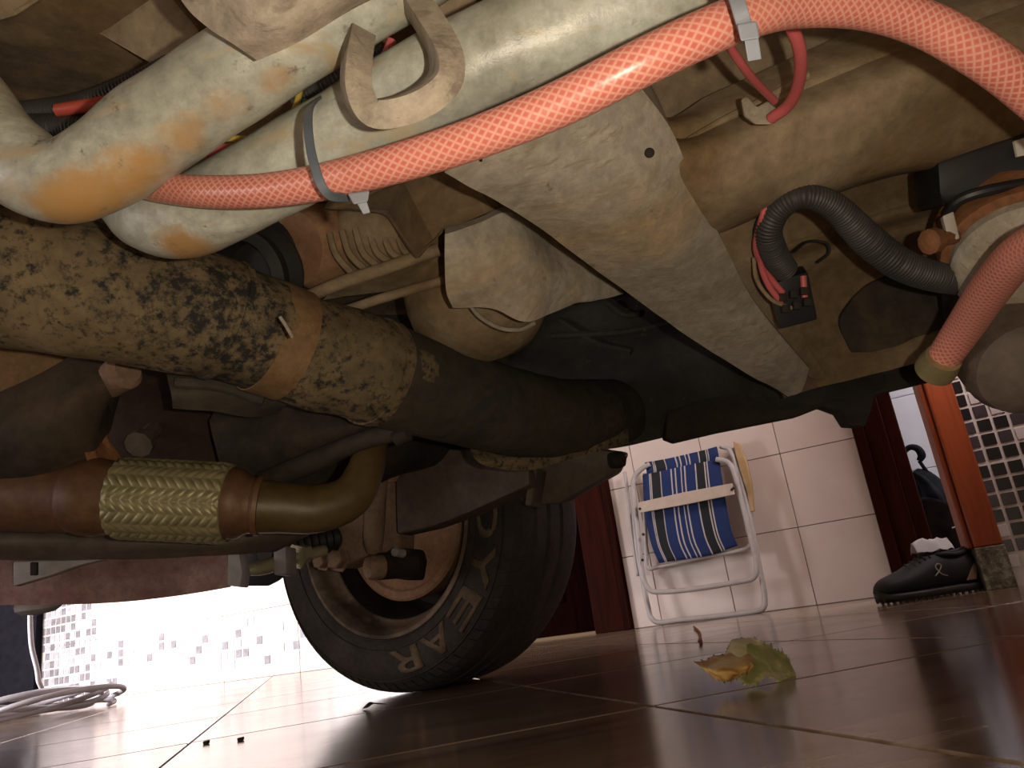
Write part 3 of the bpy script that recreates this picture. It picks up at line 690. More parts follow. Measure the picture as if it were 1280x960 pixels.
part('oil_sump', patch([
    pp((120, 470, .98), (200, 465, .98), (290, 480, 1.0)), pp((115, 540, .95), (190, 530, .94), (290, 545, .97)), pp((110, 620, .96), (190, 620, .95), (300, 620, .98))], V((0, .03, .03)), 6, .006, 12), M['sump'], 'dark reddish sump')
part('sump_bolt', lathe(P(184, 545, .92), V((0, -.8, -.6)), [(-.02, .010), (.012, .010), (.014, .016), (.026, .016), (.028, 0)], 10), M['arm'])
part('gearbox_tray', patch([
    pp((206, 462, .74), (260, 466, .74), (320, 478, .75), (372, 496, .77)),
    pp((214, 490, .72), (265, 488, .72), (320, 496, .73), (362, 504, .75)),
    pp((216, 510, .73), (265, 514, .73), (310, 522, .74), (345, 518, .76))], V((0, .02, .02)), 6, .003, 20), M['axledark'], 'brown ribbed tray under the gearbox')
part('gearbox_tray', tube(pp((222, 478, .715), (275, 482, .712), (330, 500, .72)), .006, 10), M['axledark'])
part('lower_arm', patch([
    pp((262, 525, .90), (330, 522, .88), (380, 500, .86), (430, 516, .85), (474, 522, .84)),
    pp((270, 560, .88), (340, 555, .86), (400, 540, .84), (440, 534, .83), (474, 530, .82)),
    pp((280, 596, .90), (340, 592, .88), (400, 570, .86), (440, 552, .85), (476, 540, .84))], V((0, .03, .03)), 6, .004, 18), M['darksteel'], 'dark suspension arm behind the exhaust elbow')
part('arm_rod', tube(pp((330, 602, .84), (390, 578, .82), (450, 552, .81), (508, 536, .80)), [.012, .012, .010, .011], 14), M['darksteel'])
part('arm_pin', lathe(P(506, 543, .79), V((.9, -.3, .25)), [(-.012, .008), (.004, .009), (.006, .005), (.010, .004)], 12), M['dark'])

# --- exhaust with flexible braid
ex = empty('exhaust_pipe', P(200, 620, .75), None, None, None, car)
ex.location = V(P(200, 620, .75)) - V(car.location)
ex['label'] = 'heat-stained exhaust pipe with braided flexible joint'
part('front_pipe', tube(pp((-80, 618, .76), (20, 619, .755), (100, 621, .75), (124, 621, .75)), [px_r(45, .76), px_r(45, .755), px_r(44, .75), px_r(43, .75)], 40, 8, amp=.0006), M['exhaust'], 'reddish brown front pipe', ex)
part('flare', lathe(P(118, 621, .75), P(285, 629, .755) - P(118, 621, .75), [(-.022, px_r(43, .75)), (-.01, px_r(48, .75)), (0, px_r(49, .75)), (.012, px_r(47, .75)), (.02, px_r(45, .75)), (.028, px_r(47, .75)), (.034, px_r(47, .75))], 48), M['exhaust'], None, ex)
A0, A1 = P(148, 622, .75), P(288, 629, .755)
def braid_mod(L_):
    def f(s, a):
        e = min(1.0, min(s, L_ - s) / 0.012 + 0.55)
        bnd = a / (2 * math.pi) * 20
        k = int(bnd) % 2; fr = bnd - int(bnd)
        ph = (s / 0.0088 + (fr if k else 1 - fr) * 1.1) % 1.0
        rel = math.sqrt(max(0.0, 1 - (2 * ph - 1) ** 2)) * (0.45 + 0.55 * math.sin(math.pi * min(1, max(0, fr))))
        return (0.90 + 0.10 * e) * (1 + 0.055 * rel)
    return f
LL = (A1 - A0).length
part('flex_braid', tube([A0, A0.lerp(A1, .5), A1], px_r(49, .75), 240, 8, 0.0008, True, braid_mod(LL), curve=False), M['braid'], 'steel braid of the flexible joint', ex, True, False)
part('collar', lathe(P(283, 629, .755), P(340, 633, .76) - P(283, 629, .755), [(-.002, px_r(44, .755)), (.004, px_r(45, .755)), (.014, px_r(43, .755)), (.02, px_r(37, .755)), (.026, px_r(35, .755)), (.030, px_r(38, .755)), (.034, px_r(37, .755))], 48), M['exhaust'], 'rust brown collar', ex)
part('elbow_pipe', tube(pp((306, 632, .757), (350, 634, .765), (396, 636, .775), (436, 622, .79), (456, 590, .81), (464, 556, .84), (468, 520, .88)), [px_r(35, .757), px_r(32, .765), px_r(30, .775), px_r(27, .79), px_r(23, .81), px_r(21, .84), px_r(20, .88)], 36, 10), M['elbow'], 'golden brown heat-tinted elbow', ex)

# --- bumper underside at the lower left
part('undertray', patch([
    pp((-60, 655, .86), (60, 658, .87), (180, 662, .88), (300, 664, .90), (420, 650, 1.0)),
    pp((-60, 676, .84), (60, 678, .85), (180, 680, .86), (280, 680, .88), (380, 672, .98)),
    pp((-60, 700, .86), (60, 700, .87), (180, 698, .88), (280, 694, .90), (345, 690, .98))], V((0, .02, .01)), 6, .003, 20), M['arm'], 'dark brown ledge under the exhaust')
part('front_valance', patch([
    pp((-120, 694, .92), (0, 696, .93), (80, 698, .94), (160, 698, .96), (230, 694, .985), (288, 690, 1.0)),
    pp((-120, 730, .90), (0, 728, .91), (80, 728, .92), (160, 726, .945), (230, 720, .97), (288, 716, .99)),
    pp((-120, 760, .90), (0, 757, .91), (80, 756, .92), (160, 752, .945), (230, 744, .97), (288, 734, .99))], V((-.01, .05, .02)), 6, .002, 12), M['bumper'], 'dusty red-brown front valance, paled for lens haze')
part('valance_bracket', slab(pp((16, 702, .885), (16, 733, .885), (60, 720, .89), (100, 706, .90), (130, 699, .91)), V((0, .012, 0)), .0015), M['lightmetal'], 'light grey triangular bracket with a slot')
part('bracket_slot', cbox(P(43, 711, .883), RI * .008, UI * .015, FW * .004, .001), M['dark'])
part('end_cap', slab(pp((284, 688, .985), (284, 732, .985), (300, 734, .985), (303, 716, .985), (298, 688, .985)), V((0, .03, 0)), .002), M['lightmetal'], 'pale grey end cap of the valance')
part('end_block', slab(pp((298, 690, 1.36), (302, 733, 1.36), (336, 733, 1.36), (350, 722, 1.36), (350, 686, 1.36)), V((0, .05, .01)), .004), M['plastic'], 'black block beside the end cap')
part('tow_cover', lathe(P(48, 756, .95), V((0, 0.1, -1)), [(-.02, .02), (0, .026), (.005, .025), (.010, .018), (.012, 0)], 32), M['lightmetal'], 'round pale cap under the valance')

# --- wheel
WC = P(480, 663, 1.60); WC.z = 0.335
na = math.radians(-121); WNrm = V((math.cos(na), math.sin(na), 0))
RT = 0.335; KW = 1.22; RM = lambda r: 0.222 + (r - 0.196) * (0.335 - 0.222) / (0.3145 - 0.196) if r > 0.196 else r * 0.222 / 0.196
wh = empty('wheel', V(WC) - V(car.location), None, None, None, car); wh['label'] = 'steel wheel with dusty tyre seen from its inner side'
# profile along the inward axis: 0 = inner sidewall plane
tp = [(-.004, .196), (.006, .199), (.013, .207), (.016, .222), (.018, .240), (.017, .262), (.012, .279), (.009, .283), (.006, .288), (-.004, .300), (-.016, .308), (-.030, .3115),
      (-.045, .3135), (-.048, .308), (-.053, .308), (-.056, .3142), (-.085, .3145), (-.088, .308), (-.094, .308), (-.097, .3145), (-.128, .3145), (-.131, .308), (-.137, .308), (-.140, .3142), (-.168, .3135),
      (-.185, .311), (-.20, .303), (-.208, .288), (-.214, .265), (-.212, .235), (-.206, .205), (-.195, .196)]
tp = [(a * KW if a < 0 else a, RM(r)) for a, r in tp]
tyre = part('tyre', lathe(WC, WNrm, tp, 128, closed=True), M['tyre'], 'dusty black tyre', wh)
ref = WNrm.orthogonal()
wx = V((0, 0, -1)); wy = WNrm.cross(wx)          # angle 0 at the bottom
def wp(ang, r, a):
    r = RM(r); return WC + WNrm * a + (wx * math.cos(ang) + wy * math.sin(ang)) * r
# shoulder sipes
sv, sf = [], []
PRF = [(.007, .2885), (-.004 * KW, .3005), (-.016 * KW, .3085), (-.030 * KW, .312)]
for k in range(84):
    a = 2 * math.pi * k / 84; b0 = len(sv)
    for lift in (.0016, -.003):
        for i, (pa, pr) in enumerate(PRF):
            for e in (0, .056): sv.append(wp(a + e + .012 * i, pr + lift * (.5 if i == 0 else 1), pa + lift * (.7 if i < 2 else .2)))
    for i in range(3): sf.append((b0 + 2 * i, b0 + 2 * i + 1, b0 + 2 * i + 3, b0 + 2 * i + 2))
    for i in range(3):
        for e in (0, 1): sf.append((b0 + 2 * i + e, b0 + 2 * i + 2 + e, b0 + 10 + 2 * i + e, b0 + 8 + 2 * i + e))
    sf.append((b0, b0 + 1, b0 + 9, b0 + 8)); sf.append((b0 + 6, b0 + 7, b0 + 15, b0 + 14))
props(part('shoulder_block', mesh(sv, sf), M['tyre'], None, wh, False), None, None, None, 'stuff')
for r, a in ((.203, .0105), (.2235, .0165), (.284, .0095)):
    part('sidewall_ring', lathe(WC, WNrm, [(x_, RM(y_)) for x_, y_ in [(a - .002, r - .0016), (a + .0018, r - .0008), (a + .0018, r + .0008), (a - .002, r + .0016)]], 128, closed=True), M['tyre'], None, wh)
rimp = [(.008, .198), (.012, .201), (.013, .194), (.006, .188), (-.012, .183), (-.034, .176), (-.042, .170)]
part('rim_barrel', lathe(WC, WNrm, [(a, RM(r)) for a, r in [(-.040, .171), (-.050, .168), (-.16, .165), (-.185, .150), (-.19, .10), (-.192, 0)]], 96, cap0=False), M['dark'], 'deep inside of the rim, coloured dark as shade', wh)  # shade inside the rim put into a near-black colour
part('rim', lathe(WC, WNrm, [(a, RM(r)) for a, r in rimp], 96, cap0=False), M['rim'], 'dusty tan lip of the steel rim', wh)
part('brake_drum', lathe(WC, WNrm, [(-.185, .06), (-.185, .14), (-.075, .157), (-.060, .157), (-.056, .152), (-.058, .138), (-.065, .133), (-.060, .126), (-.058, .110), (-.066, .104), (-.058, .090), (-.043, .055), (-.04, 0)], 72), M['drum'], 'rust brown brake backing plate', wh)
def letters(txt, a0, da, rbase, size, m):
    for i, ch in enumerate(txt):
        if ch == ' ': continue
        cu = D.curves.new('t', 'FONT'); cu.body = ch; cu.size = 1.0; cu.extrude = 0.0; cu.offset = 0.012; cu.resolution_u = 3
        to = D.objects.new('t', cu); COL.objects.link(to)
        dg = bpy.context.evaluated_depsgraph_get(); me = D.meshes.new_from_object(to.evaluated_get(dg))
        D.objects.remove(to)
        bm = bmesh.new(); bm.from_mesh(me)
        bmesh.ops.triangulate(bm, faces=bm.faces)
        r = bmesh.ops.extrude_face_region(bm, geom=bm.faces[:])
        vv = [g for g in r['geom'] if isinstance(g, bmesh.types.BMVert)]
        top = set(vv)
        xs = [v.co.x for v in bm.verts]; cx = (min(xs) + max(xs)) / 2
        wdt = max(xs) - min(xs)
        ca = a0 + da * i
        for v in bm.verts:
            x, y = (v.co.x - cx) / max(wdt, .3) * da * .86, v.co.y / 0.70 * size
            rr = rbase + y
            h = (.018 if rr < .262 else .018 - (rr - .262) * .28) + (.0028 if v in top else -.002)
            v.co = wp(ca + x, rr, h)
        bmesh.ops.recalc_face_normals(bm, faces=bm.faces)
        bm.to_mesh(me); bm.free()
        part('letter', me, m, None, wh, False)
LET = (math.radians(138), math.radians(-18.5))
letters('GOODYEAR', LET[0], LET[1], .2285, .048, M['letter'])
# --- suspension at the wheel
part('knuckle', slab(pp((398, 655, 1.39), (408, 700, 1.39), (426, 712, 1.39), (462, 694, 1.39), (500, 690, 1.41), (500, 600, 1.41), (440, 610, 1.39)), V((.02, .05, 0)), .006, 2, .003, 30), M['knuckle'], 'dusty tan steering knuckle')
for x, y, r in ((416, 672, .013), (425, 699, .018), (406, 702, .013)):
    part('knuckle_bolt', hexbolt(P(x, y, 1.39), V((-.35, -.9, 0)), r, .022), M['knuckle'])
part('shock_absorber', tube(pp((474, 560, 1.39), (470, 620, 1.37), (467, 672, 1.35), (468, 690, 1.35)), [.019, .019, .018, .013], 24), M['knuckle'], 'tan shock absorber tube')
part('ball_joint', lathe(P(474, 708, 1.37), V((-.75, -.6, 0)), [(-.07, .022), (-.03, .024), (0, .024), (.004, .021), (.016, .020), (.020, .014), (.021, 0)], 28), M['dark'], 'black lower ball joint')
part('joint_nut', lathe(P(467, 709, 1.35), V((-.75, -.6, 0)), [(-.016, .021), (.004, .022), (.012, .018), (.013, 0)], 20), M['knuckle'])
part('joint_clamp', slab(pp((480, 690, 1.40), (484, 722, 1.40), (512, 726, 1.40), (516, 700, 1.40), (512, 686, 1.40), (490, 684, 1.40)), V((.02, .06, 0)), .006), M['dark'])
part('suspension_blade', slab(pp((496, 668, 1.33), (494, 600, 1.33), (520, 560, 1.31), (600, 560, 1.25), (660, 584, 1.17), (662, 606, 1.17), (590, 640, 1.25), (540, 658, 1.29)), V((.015, .05, .0)), .005, 2, .003, 12), M['arm'], 'broad grey-brown suspension arm')
part('arm_cap', lathe(P(495, 690, 1.33), V((-.4, -.9, .1)), [(-.02, .008), (.004, .008), (.008, .005), (.009, 0)], 14), M['lightmetal'])
tr = pp((302, 714, 1.17), (320, 711, 1.19), (345, 705, 1.23), (380, 694, 1.29), (405, 688, 1.33))
part('tie_rod', tube([tr[0], tr[1], tr[2]], [.003, .011, .012], 20), M['brassrod'], 'pointed tie rod end')
part('tie_rod', tube([tr[2], tr[3], tr[4]], .0095, 20), M['brassrod'], 'brassy tie rod')
part('rod_nut', hexbolt(P(370, 696, 1.27), tr[3] - tr[2], .016, .03), M['brassrod'])
part('rod_clamp', slab(pp((341, 683, 1.21), (342, 719, 1.21), (358, 718, 1.21), (357, 682, 1.21)), V((.002, .05, 0)), .003), M['lightmetal'], 'pale grey clamp plate on the tie rod')
part('rack_boot', tube(pp((330, 688, 1.28), (370, 682, 1.33), (420, 672, 1.39)),   .022, 24, 20, .003, True, lambda s, a: 1 + .12 * math.sin(s * 420)), M['rubber'], 'black ribbed steering rack boot')

# --- horn at the right edge
hx = empty('horn', V(P(1235, 270, .66)) - V(car.location), None, None, None, car); hx['label'] = 'dusty horn with black box and rusty ring'
part('relay_box', slab(pp((1171, 201, .64), (1176, 246, .64), (1180, 258, .65), (1230, 240, .64), (1300, 226, .62), (1300, 160, .62)), V((0.02, .07, .03)), .004), M['plastic'], 'black plastic box', hx)
part('box_label', slab(pp((1268, 176, .617), (1272, 196, .617), (1300, 190, .612), (1300, 166, .612)), V((0, .003, .001)), .0005), M['white'], 'white sticker', hx)
part('box_rim', tube(pp((1184, 268, .645), (1200, 250, .632), (1235, 238, .622), (1300, 226, .615)), .0045, 10), M['plastic'], 'dusty lower rim of the black box', hx)
hd = V((-.30, -.45, -.84)).normalized()
HCN = P(1268, 296, .66)
part('horn_ring', lathe(HCN, hd, [(-.02, .060), (.022, .060), (.026, .055), (.03, .052)], 48), M['rust'], 'rusty orange ring', hx)
part('horn_dome', lathe(HCN + hd * .024, hd, [(0, .054), (.012, .055), (.020, .050), (.030, .038), (.036, .022), (.038, 0)], 48), M['mudgrey'], 'grey dusty dome', hx)
part('horn_tab', slab(pp((1178, 270, .60), (1186, 302, .60), (1200, 298, .60), (1192, 264, .60)), V((.005, .012, .004)), .001), M['white'], 'pale tab', hx)
part('horn_screw', lathe(P(1172, 300, .60), V((-.9, -.35, -.2)), [(-.02, .006), (.0, .006), (.002, .010), (.010, .010), (.012, .005)], 10), M['rust'], 'rusty screw', hx)

# --- corrugated conduits and wires of the car
corr = lambda s, a: 1 + .035 * math.sin(s * 2400)
part('conduit', tube(pp((982, 338, .69), (968, 318, .675), (960, 288, .65), (975, 260, .635), (1005, 246, .625), (1042, 258, .63), (1085, 300, .645), (1125, 330, .65), (1170, 346, .66), (1216, 352, .68), (1290, 356, .71)), [px_r(15, .7), px_r(17, .675), px_r(17, .65), px_r(16, .635), px_r(15, .625), px_r(17, .63), px_r(19, .68), px_r(19, .68), px_r(18, .68), px_r(17, .69), px_r(17, .7)], 18, 10, .0007, True, corr), M['conduit'], 'black corrugated conduit curving from the rail to the horn')
for pts, r in (([(958, 256, .635), (952, 275, .64), (945, 310, .665), (958, 340, .69), (978, 366, .70)], 3.6), ([(948, 300, .66), (951, 330, .68), (960, 355, .69), (976, 378, .70)], 3.4), ([(1004, 345, .70), (1006, 372, .70)], 3.6)):
    part('wire', tube(pp(*pts), px_r(r, .77), 10), M['pink'], 'pink wire into the connector')
part('wire', tube(pp((942, 322, .68), (946, 350, .69), (965, 375, .695), (990, 385, .70)), px_r(2.2, .78), 8), M['mud'])
part('wire', tube(pp((992, 315, .80), (1010, 302, .81), (1032, 304, .81), (1036, 316, .81), (1022, 328, .81)), px_r(1.8, .8), 8), M['rubber'])
part('connector', slab(pp((960, 358, .70), (976, 412, .715), (1022, 400, .715), (1010, 340, .70), (988, 346, .70)), V((.01, .03, .02)), .002), M['plastic'], 'black wiring connector block')
for x, y in ((978, 372), (992, 368), (1005, 364), (982, 386), (996, 382), (1009, 378)):
    part('connector_cavity', cbox(P(x, y, .697), RI * .0072, UI * .0072, FW * .006, .001), M['dark'])
part('wire', tube(pp((880, 10, .44), (905, 48, .46), (938, 95, .50), (968, 126, .54)), px_r(5.5, .48), 12), M['pink'], 'straight pink wire behind the tie')
part('wire', tube(pp((960, -15, .44), (985, 25, .45), (1000, 65, .47), (998, 105, .50), (985, 132, .525), (964, 148, .54)), px_r(8, .48), 14), M['pink'], 'curved pink sleeve hanging from the hose')
part('wire_clip', slab(pp((926, 124, .55), (930, 146, .55), (944, 156, .545), (966, 156, .54), (974, 138, .54), (960, 126, .545), (946, 134, .55), (934, 120, .55)), V((.004, .012, .008)), .0015), M['clamp'], 'grey clip holding the pink wires')
part('conduit', tube(pp((-40, 150, .58), (40, 142, .57), (110, 130, .56), (180, 102, .56), (260, 60, .57)), px_r(16, .57), 14, 10, .0007, True, corr), M['conduit'], 'black corrugated conduit at the upper left')
part('conduit', tube(pp((-40, 162, .575), (40, 160, .56), (100, 160, .55), (160, 160, .55), (220, 150, .57)), px_r(17, .56), 14, 10, .0007, True, corr), M['conduit'])
part('wire', tube(pp((72, 138, .545), (110, 132, .540), (150, 124, .540), (200, 110, .55)), px_r(8, .55), 12), M['redw'], 'red wire showing from the split conduit')
part('wire', tube(pp((240, 172, .55), (280, 173, .54), (330, 173, .54), (352, 162, .54), (368, 138, .545), (376, 108, .55), (382, 80, .56)), px_r(4, .54), 10), M['yellow'], 'yellow wire between the pipes')
part('wire', tube(pp((376, 150, .55), (382, 125, .552), (388, 100, .555), (392, 70, .56)), px_r(4, .55), 10), M['green'], 'green wire between the pipes')
part('wire', tube(pp((235, 195, .545), (280, 187, .535), (330, 186, .54), (380, 170, .56)), px_r(7, .54), 12), M['pink'], 'pink wire between the pipes')
part('wire', tube(pp((478, 74, .52), (484, 66, .52), (490, 50, .52)), px_r(6, .52), 10), M['pink'])
part('conduit', tube(pp((370, 128, .56), (420, 102, .55), (480, 70, .56)), px_r(13, .55), 14, 10, .0007, True, corr), M['conduit'])
# upper-left underbody beams
part('floor_beam', slab(pp((55, -30, .58), (60, 8, .57), (235, 110, .56), (250, 40, .54), (200, -20, .54)), V((0, .02, .03)), .005, 2, .003), M['mud'], 'light brown floor beam at the upper left')
part('floor_beam', slab(pp((-40, -40, .52), (-40, 40, .53), (20, 22, .53), (60, -4, .53), (70, -40, .52)), V((0, .02, .03)), .005, 2, .003), M['mud'])
part('floor_section', patch([pp((-60, 0, .64), (80, 20, .63), (200, 60, .62), (330, 60, .64), (470, 40, .66)), pp((-60, 70, .65), (80, 80, .66), (180, 120, .66), (330, 130, .68), (470, 100, .70)), pp((-60, 150, .70), (80, 170, .70), (180, 190, .71), (330, 210, .73), (470, 200, .75)), pp((-60, 260, .76), (80, 260, .76), (180, 280, .77), (330, 290, .80), (470, 270, .82))], V((0, .02, .03)), 6, .010, 10, seed=8), M['panrust'], 'brown stained floor section')
part('seat_bracket', slab(pp((470, -20, .52), (496, 22, .53), (548, 10, .53), (560, 38, .53), (600, 20, .53), (590, -30, .52)), V((0, .02, .03)), .003), M['mud'])

# ================================================================== hose and ties
hp = pp((90, 200, .47), (160, 224, .455), (205, 235, .44), (265, 240, .42), (335, 238, .40), (410, 226, .385), (500, 203, .368), (600, 171, .355), (700, 130, .345), (800, 80, .335), (880, 42, .335), (940, 18, .345), (1000, 7, .36), (1080, 9, .375), (1150, 28, .385), (1215, 62, .39), (1275, 105, .40), (1345, 170, .42), (1372, 235, .43), (1340, 285, .45), (1282, 312, .50), (1240, 358, .56), (1205, 410, .62), (1172, 458, .66))
hr = [px_r(p, d) for p, d in ((17, .47), (18, .455), (19, .44), (20.5, .42), (21.5, .40), (23, .385), (24.5, .368), (26, .355), (28, .345), (29, .335), (29, .335), (28, .345), (26.5, .36), (26.5, .375), (27, .385), (27.5, .39), (27, .4), (27, .42), (27, .43), (26, .45), (25.5, .5), (24.5, .56), (22, .62), (19, .66))]
hose = empty('hose', hp[8], 'pink braided hose strapped along the grey pipes and looping back to a brass fitting', 'hose')
link('hose_tube', tube(hp, hr, 32, 14, .0022), M['hose'], hose)
e0 = P(1172, 458, .655); ed_ = (hp[-1] - hp[-2]).normalized()
autosmooth(link('hose_ferrule', lathe(e0, ed_, [(-.012, .0145), (-.002, .0165), (.006, .0165), (.010, .012), (.012, .0)], 28), M['brass'], hose))['label'] = 'brass ferrule at the hose end'
autosmooth(link('hose_fitting', tube(pp((1176, 462, .665), (1194, 450, .67), (1206, 440, .675)), .012, 6, curve=False), M['brass'], hose, False))['label'] = 'brass fitting'
autosmooth(link('hose_fitting', lathe(P(1218, 444, .67), P(1224, 458, .67) - P(1214, 428, .67), [(-.016, .011), (-.008, .014), (.008, .014), (.016, .010)], 6), M['brass'], hose, False))
blob = part('bracket_knob', lathe(P(1278, 452, .64), V((-.2, -.6, -.5)), [(-.04, .045), (0, .046), (.018, .040), (.03, .022), (.032, 0)], 32), M['arm'], 'grey brown round housing at the right edge')
part('hose_bracket', slab(pp((1205, 372, .72), (1212, 430, .72), (1240, 446, .72), (1300, 410, .72), (1300, 350, .72)), V((.01, .05, .03)), .004), M['dark'])
def cable_tie(path, width, th, label, head, tail, m, m2):
    r = empty('cable_tie', path[len(path) // 2], label, 'cable tie', 'cable ties round the hose')
    pts = spline(path, 6); vs, fs = [], []
    for i, p in enumerate(pts):
        t = (pts[min(i + 1, len(pts) - 1)] - pts[max(i - 1, 0)]).normalized(); n_ = -ray(640, 200).normalized(); b = t.cross(n_).normalized(); n2 = b.cross(t)
        for a, c in ((-.5, -.5), (.5, -.5), (.5, .5), (-.5, .5)): vs.append(p + b * width * a + n2 * th * c)
    for i in range(len(pts) - 1):
        for k in range(4): fs.append((i * 4 + k, i * 4 + (k + 1) % 4, i * 4 + 4 + (k + 1) % 4, i * 4 + 4 + k))
    fs += [(3, 2, 1, 0), tuple(len(pts) * 4 - 4 + k for k in range(4))]
    link('strap', bevel_mesh(mesh(vs, fs), th * .2, 1), m, r, False)
    link('locking_head', slab(head[0], head[1], .0008), m2, r, False); link('tail', slab(tail[0], tail[1], .0004), m2, r, False)
    return r
cable_tie(pp((400, 122, .43), (388, 134, .392), (385, 155, .374), (388, 185, .366), (394, 210, .362), (402, 232, .362), (414, 245, .368), (436, 247, .385)), .0044, .0016,
          'grey cable tie binding hose to the lower pipe, head below the hose', (pp((434, 242, .372), (442, 256, .372), (460, 252, .372), (462, 238, .372)), V(ray(450, 250)) * .006),
          (pp((446, 254, .374), (454, 268, .376), (463, 266, .376), (458, 250, .374)), V(ray(450, 250)) * .0015), M['tie'], M['tielight'])
cable_tie(pp((906, -40, .34), (914, -20, .322), (921, 0, .316), (927, 20, .315), (933, 40, .320), (938, 52, .328)), .0062, .0016,
          'pale grey cable tie at the top with its tail pointing down', (pp((921, 30, .312), (926, 52, .312), (950, 48, .312), (946, 26, .312)), V(ray(930, 40)) * .006),
          (pp((930, 48, .316), (935, 77, .318), (952, 74, .318), (948, 46, .316)), V(ray(930, 40)) * .0018), M['tielight'], M['tielight'])

# ================================================================== things on the ground
# folded beach chair against the wall
ch = empty('beach_chair', PW(890, 772, .09), 'folded beach chair with blue striped fabric leaning on the tiled wall', 'chair')
def cw(pts, off0, off1=None):
    ys = [p[1] for p in pts]; lo, hi = max(ys), min(ys)
    return [PW(x, y, off0 if off1 is None else off0 + (off1 - off0) * (lo - y) / max(1, lo - hi)) for x, y in pts]
def ctube(nm, pts, r, m, off, lab=None):
    o = link(nm, tube([p for p in off(pts)], r, 14, 8), m, ch)
    if lab: o['label'] = lab
tr_ = .011
ctube('leg_frame', [(792, 640), (797, 690), (804, 728), (810, 758), (814, 772), (824, 778), (850, 775), (900, 770), (940, 765), (954, 760), (956, 746), (950, 712), (938, 650), (926, 600), (918, 560)], tr_, M['alu'], lambda p: cw(p, .10, .05))
ctube('back_frame', [(812, 580), (800, 588), (792, 600), (793, 625), (798, 670), (803, 715), (810, 735), (824, 740), (870, 736), (925, 727), (942, 722), (946, 706), (938, 670), (928, 630), (918, 592), (910, 578), (895, 574)], tr_, M['alu'], lambda p: cw(p, .14, .11))
ctube('seat_frame', [(806, 592), (806, 640), (808, 690), (810, 710), (826, 708), (880, 696), (936, 684), (934, 660), (924, 610), (914, 566), (900, 558)], .009, M['alu'], lambda p: cw(p, .085, .07))
ctube('side_tube', [(781, 590), (786, 630), (792, 680), (798, 720)], .009, M['alu'], lambda p: cw(p, .07, .04))
ctube('side_tube', [(922, 568), (934, 620), (944, 680), (950, 715)], .010, M['alu'], lambda p: cw(p, .07, .04))
o = link('armrest', slab([PW(x, y, .045) for x, y in ((918, 552), (926, 556), (936, 580), (942, 610), (944, 640), (940, 640), (934, 612), (922, 572))], WN * .03, .004), M['beige'], ch, False); o['label'] = 'beige plastic armrest'
def fabric(rows, off, sc=.004):
    return patch([[PW(x, y, off + q) for x, y, q in r] for r in rows], -WN * .004, 5, .002, 30)
o = link('fabric', fabric([[(803, 594, 0), (806, 640, .012), (814, 680, .012), (824, 704, 0)], [(830, 588, .004), (834, 635, .016), (840, 676, .016), (850, 700, .004)], [(866, 580, .004), (870, 628, .016), (878, 670, .016), (888, 694, .004)], [(899, 574, 0), (906, 620, .012), (914, 662, .012), (922, 682, 0)]], .10), M['stripes'], ch); o['label'] = 'blue striped canvas'
o = link('fabric', fabric([[(806, 578, 0), (808, 588, .012), (808, 598, 0)], [(835, 573, 0), (838, 583, .012), (838, 592, 0)], [(870, 565, 0), (872, 576, .012), (872, 585, 0)], [(896, 558, 0), (898, 568, .012), (899, 578, 0)]], .09), M['stripes'], ch)
link('cross_slat', slab([PW(x, y, .155) for x, y in ((798, 628), (800, 641), (860, 630), (918, 618), (915, 604), (856, 615))], -WN * .012, .002), M['slat'], ch, False)['label'] = 'flat white slat across the chair'
for x, y in ((800, 636), (804, 668), (803, 700), (915, 612), (917, 610)):
    link('rivet', lathe(PW(x, y, .155), WN, [(-.004, .006), (.003, .006), (.005, .003), (.005, 0)], 10), M['dark'], ch)

# trainer
T0 = PZ(1108, 757, 0); T1 = PZ(1240, 737, 0)
SX = (T1 - T0); SX.z = 0; SLN = SX.length; SX.normalize(); SY = V((-SX.y, SX.x, 0))
T0 = T0 + SY * .045; 
def shp(t, y, z): return T0 + SX * (t * SLN) + SY * y + ZZ * z
shoe = empty('shoe', shp(.5, 0, 0), 'black trainer with studded sole standing before the orange-red post', 'shoe')
ts = [0, .03, .08, .16, .28, .40, .52, .64, .76, .88, .96, 1.0]
hw = [.006, .024, .036, .044, .047, .045, .040, .036, .035, .036, .030, .012]
tp_ = [.045, .064, .074, .082, .094, .110, .126, .134, .130, .132, .138, .125]
def loft(ts, fn, m=20):
    vs, fs = [], []
    for t in ts:
        for k in range(m): vs.append(fn(t, 2 * math.pi * k / m))
    for i in range(len(ts) - 1):
        for k in range(m): fs.append((i * m + k, i * m + (k + 1) % m, (i + 1) * m + (k + 1) % m, (i + 1) * m + k))
    fs += [tuple(range(m - 1, -1, -1)), tuple((len(ts) - 1) * m + k for k in range(m))]
    return mesh(vs, fs)
def lerpt(t, arr):
    for i in range(len(ts) - 1):
        if t <= ts[i + 1]: f = (t - ts[i]) / (ts[i + 1] - ts[i]); return arr[i] * (1 - f) + arr[i + 1] * f
    return arr[-1]
fine = [k / 40 for k in range(41)]
zl = lambda t: .022 + .012 * max(0, 1 - t / .1) ** 2
def upper(t, a):
    c, s = math.cos(a), math.sin(a); h = lerpt(t, tp_); z0 = zl(t)
    y = math.copysign(abs(c) ** .75, c) * lerpt(t, hw) * (1 - .38 * max(0, s))
    return shp(t, y, z0 + (h - z0) * (.5 + .5 * math.copysign(abs(s) ** .8, s)))
link('upper', loft(fine, upper, 24), M['shoe'], shoe)
def sole(t, a):
    c, s = math.cos(a), math.sin(a); z0 = .004 + .014 * max(0, 1 - t / .12) ** 2
    return shp(t, math.copysign(abs(c) ** .6, c) * (lerpt(t, hw) + .004), z0 + .026 * (.5 + .5 * math.copysign(abs(s) ** .4, s)))
link('sole', loft(fine, sole, 20), M['sole'], shoe)
sv = []
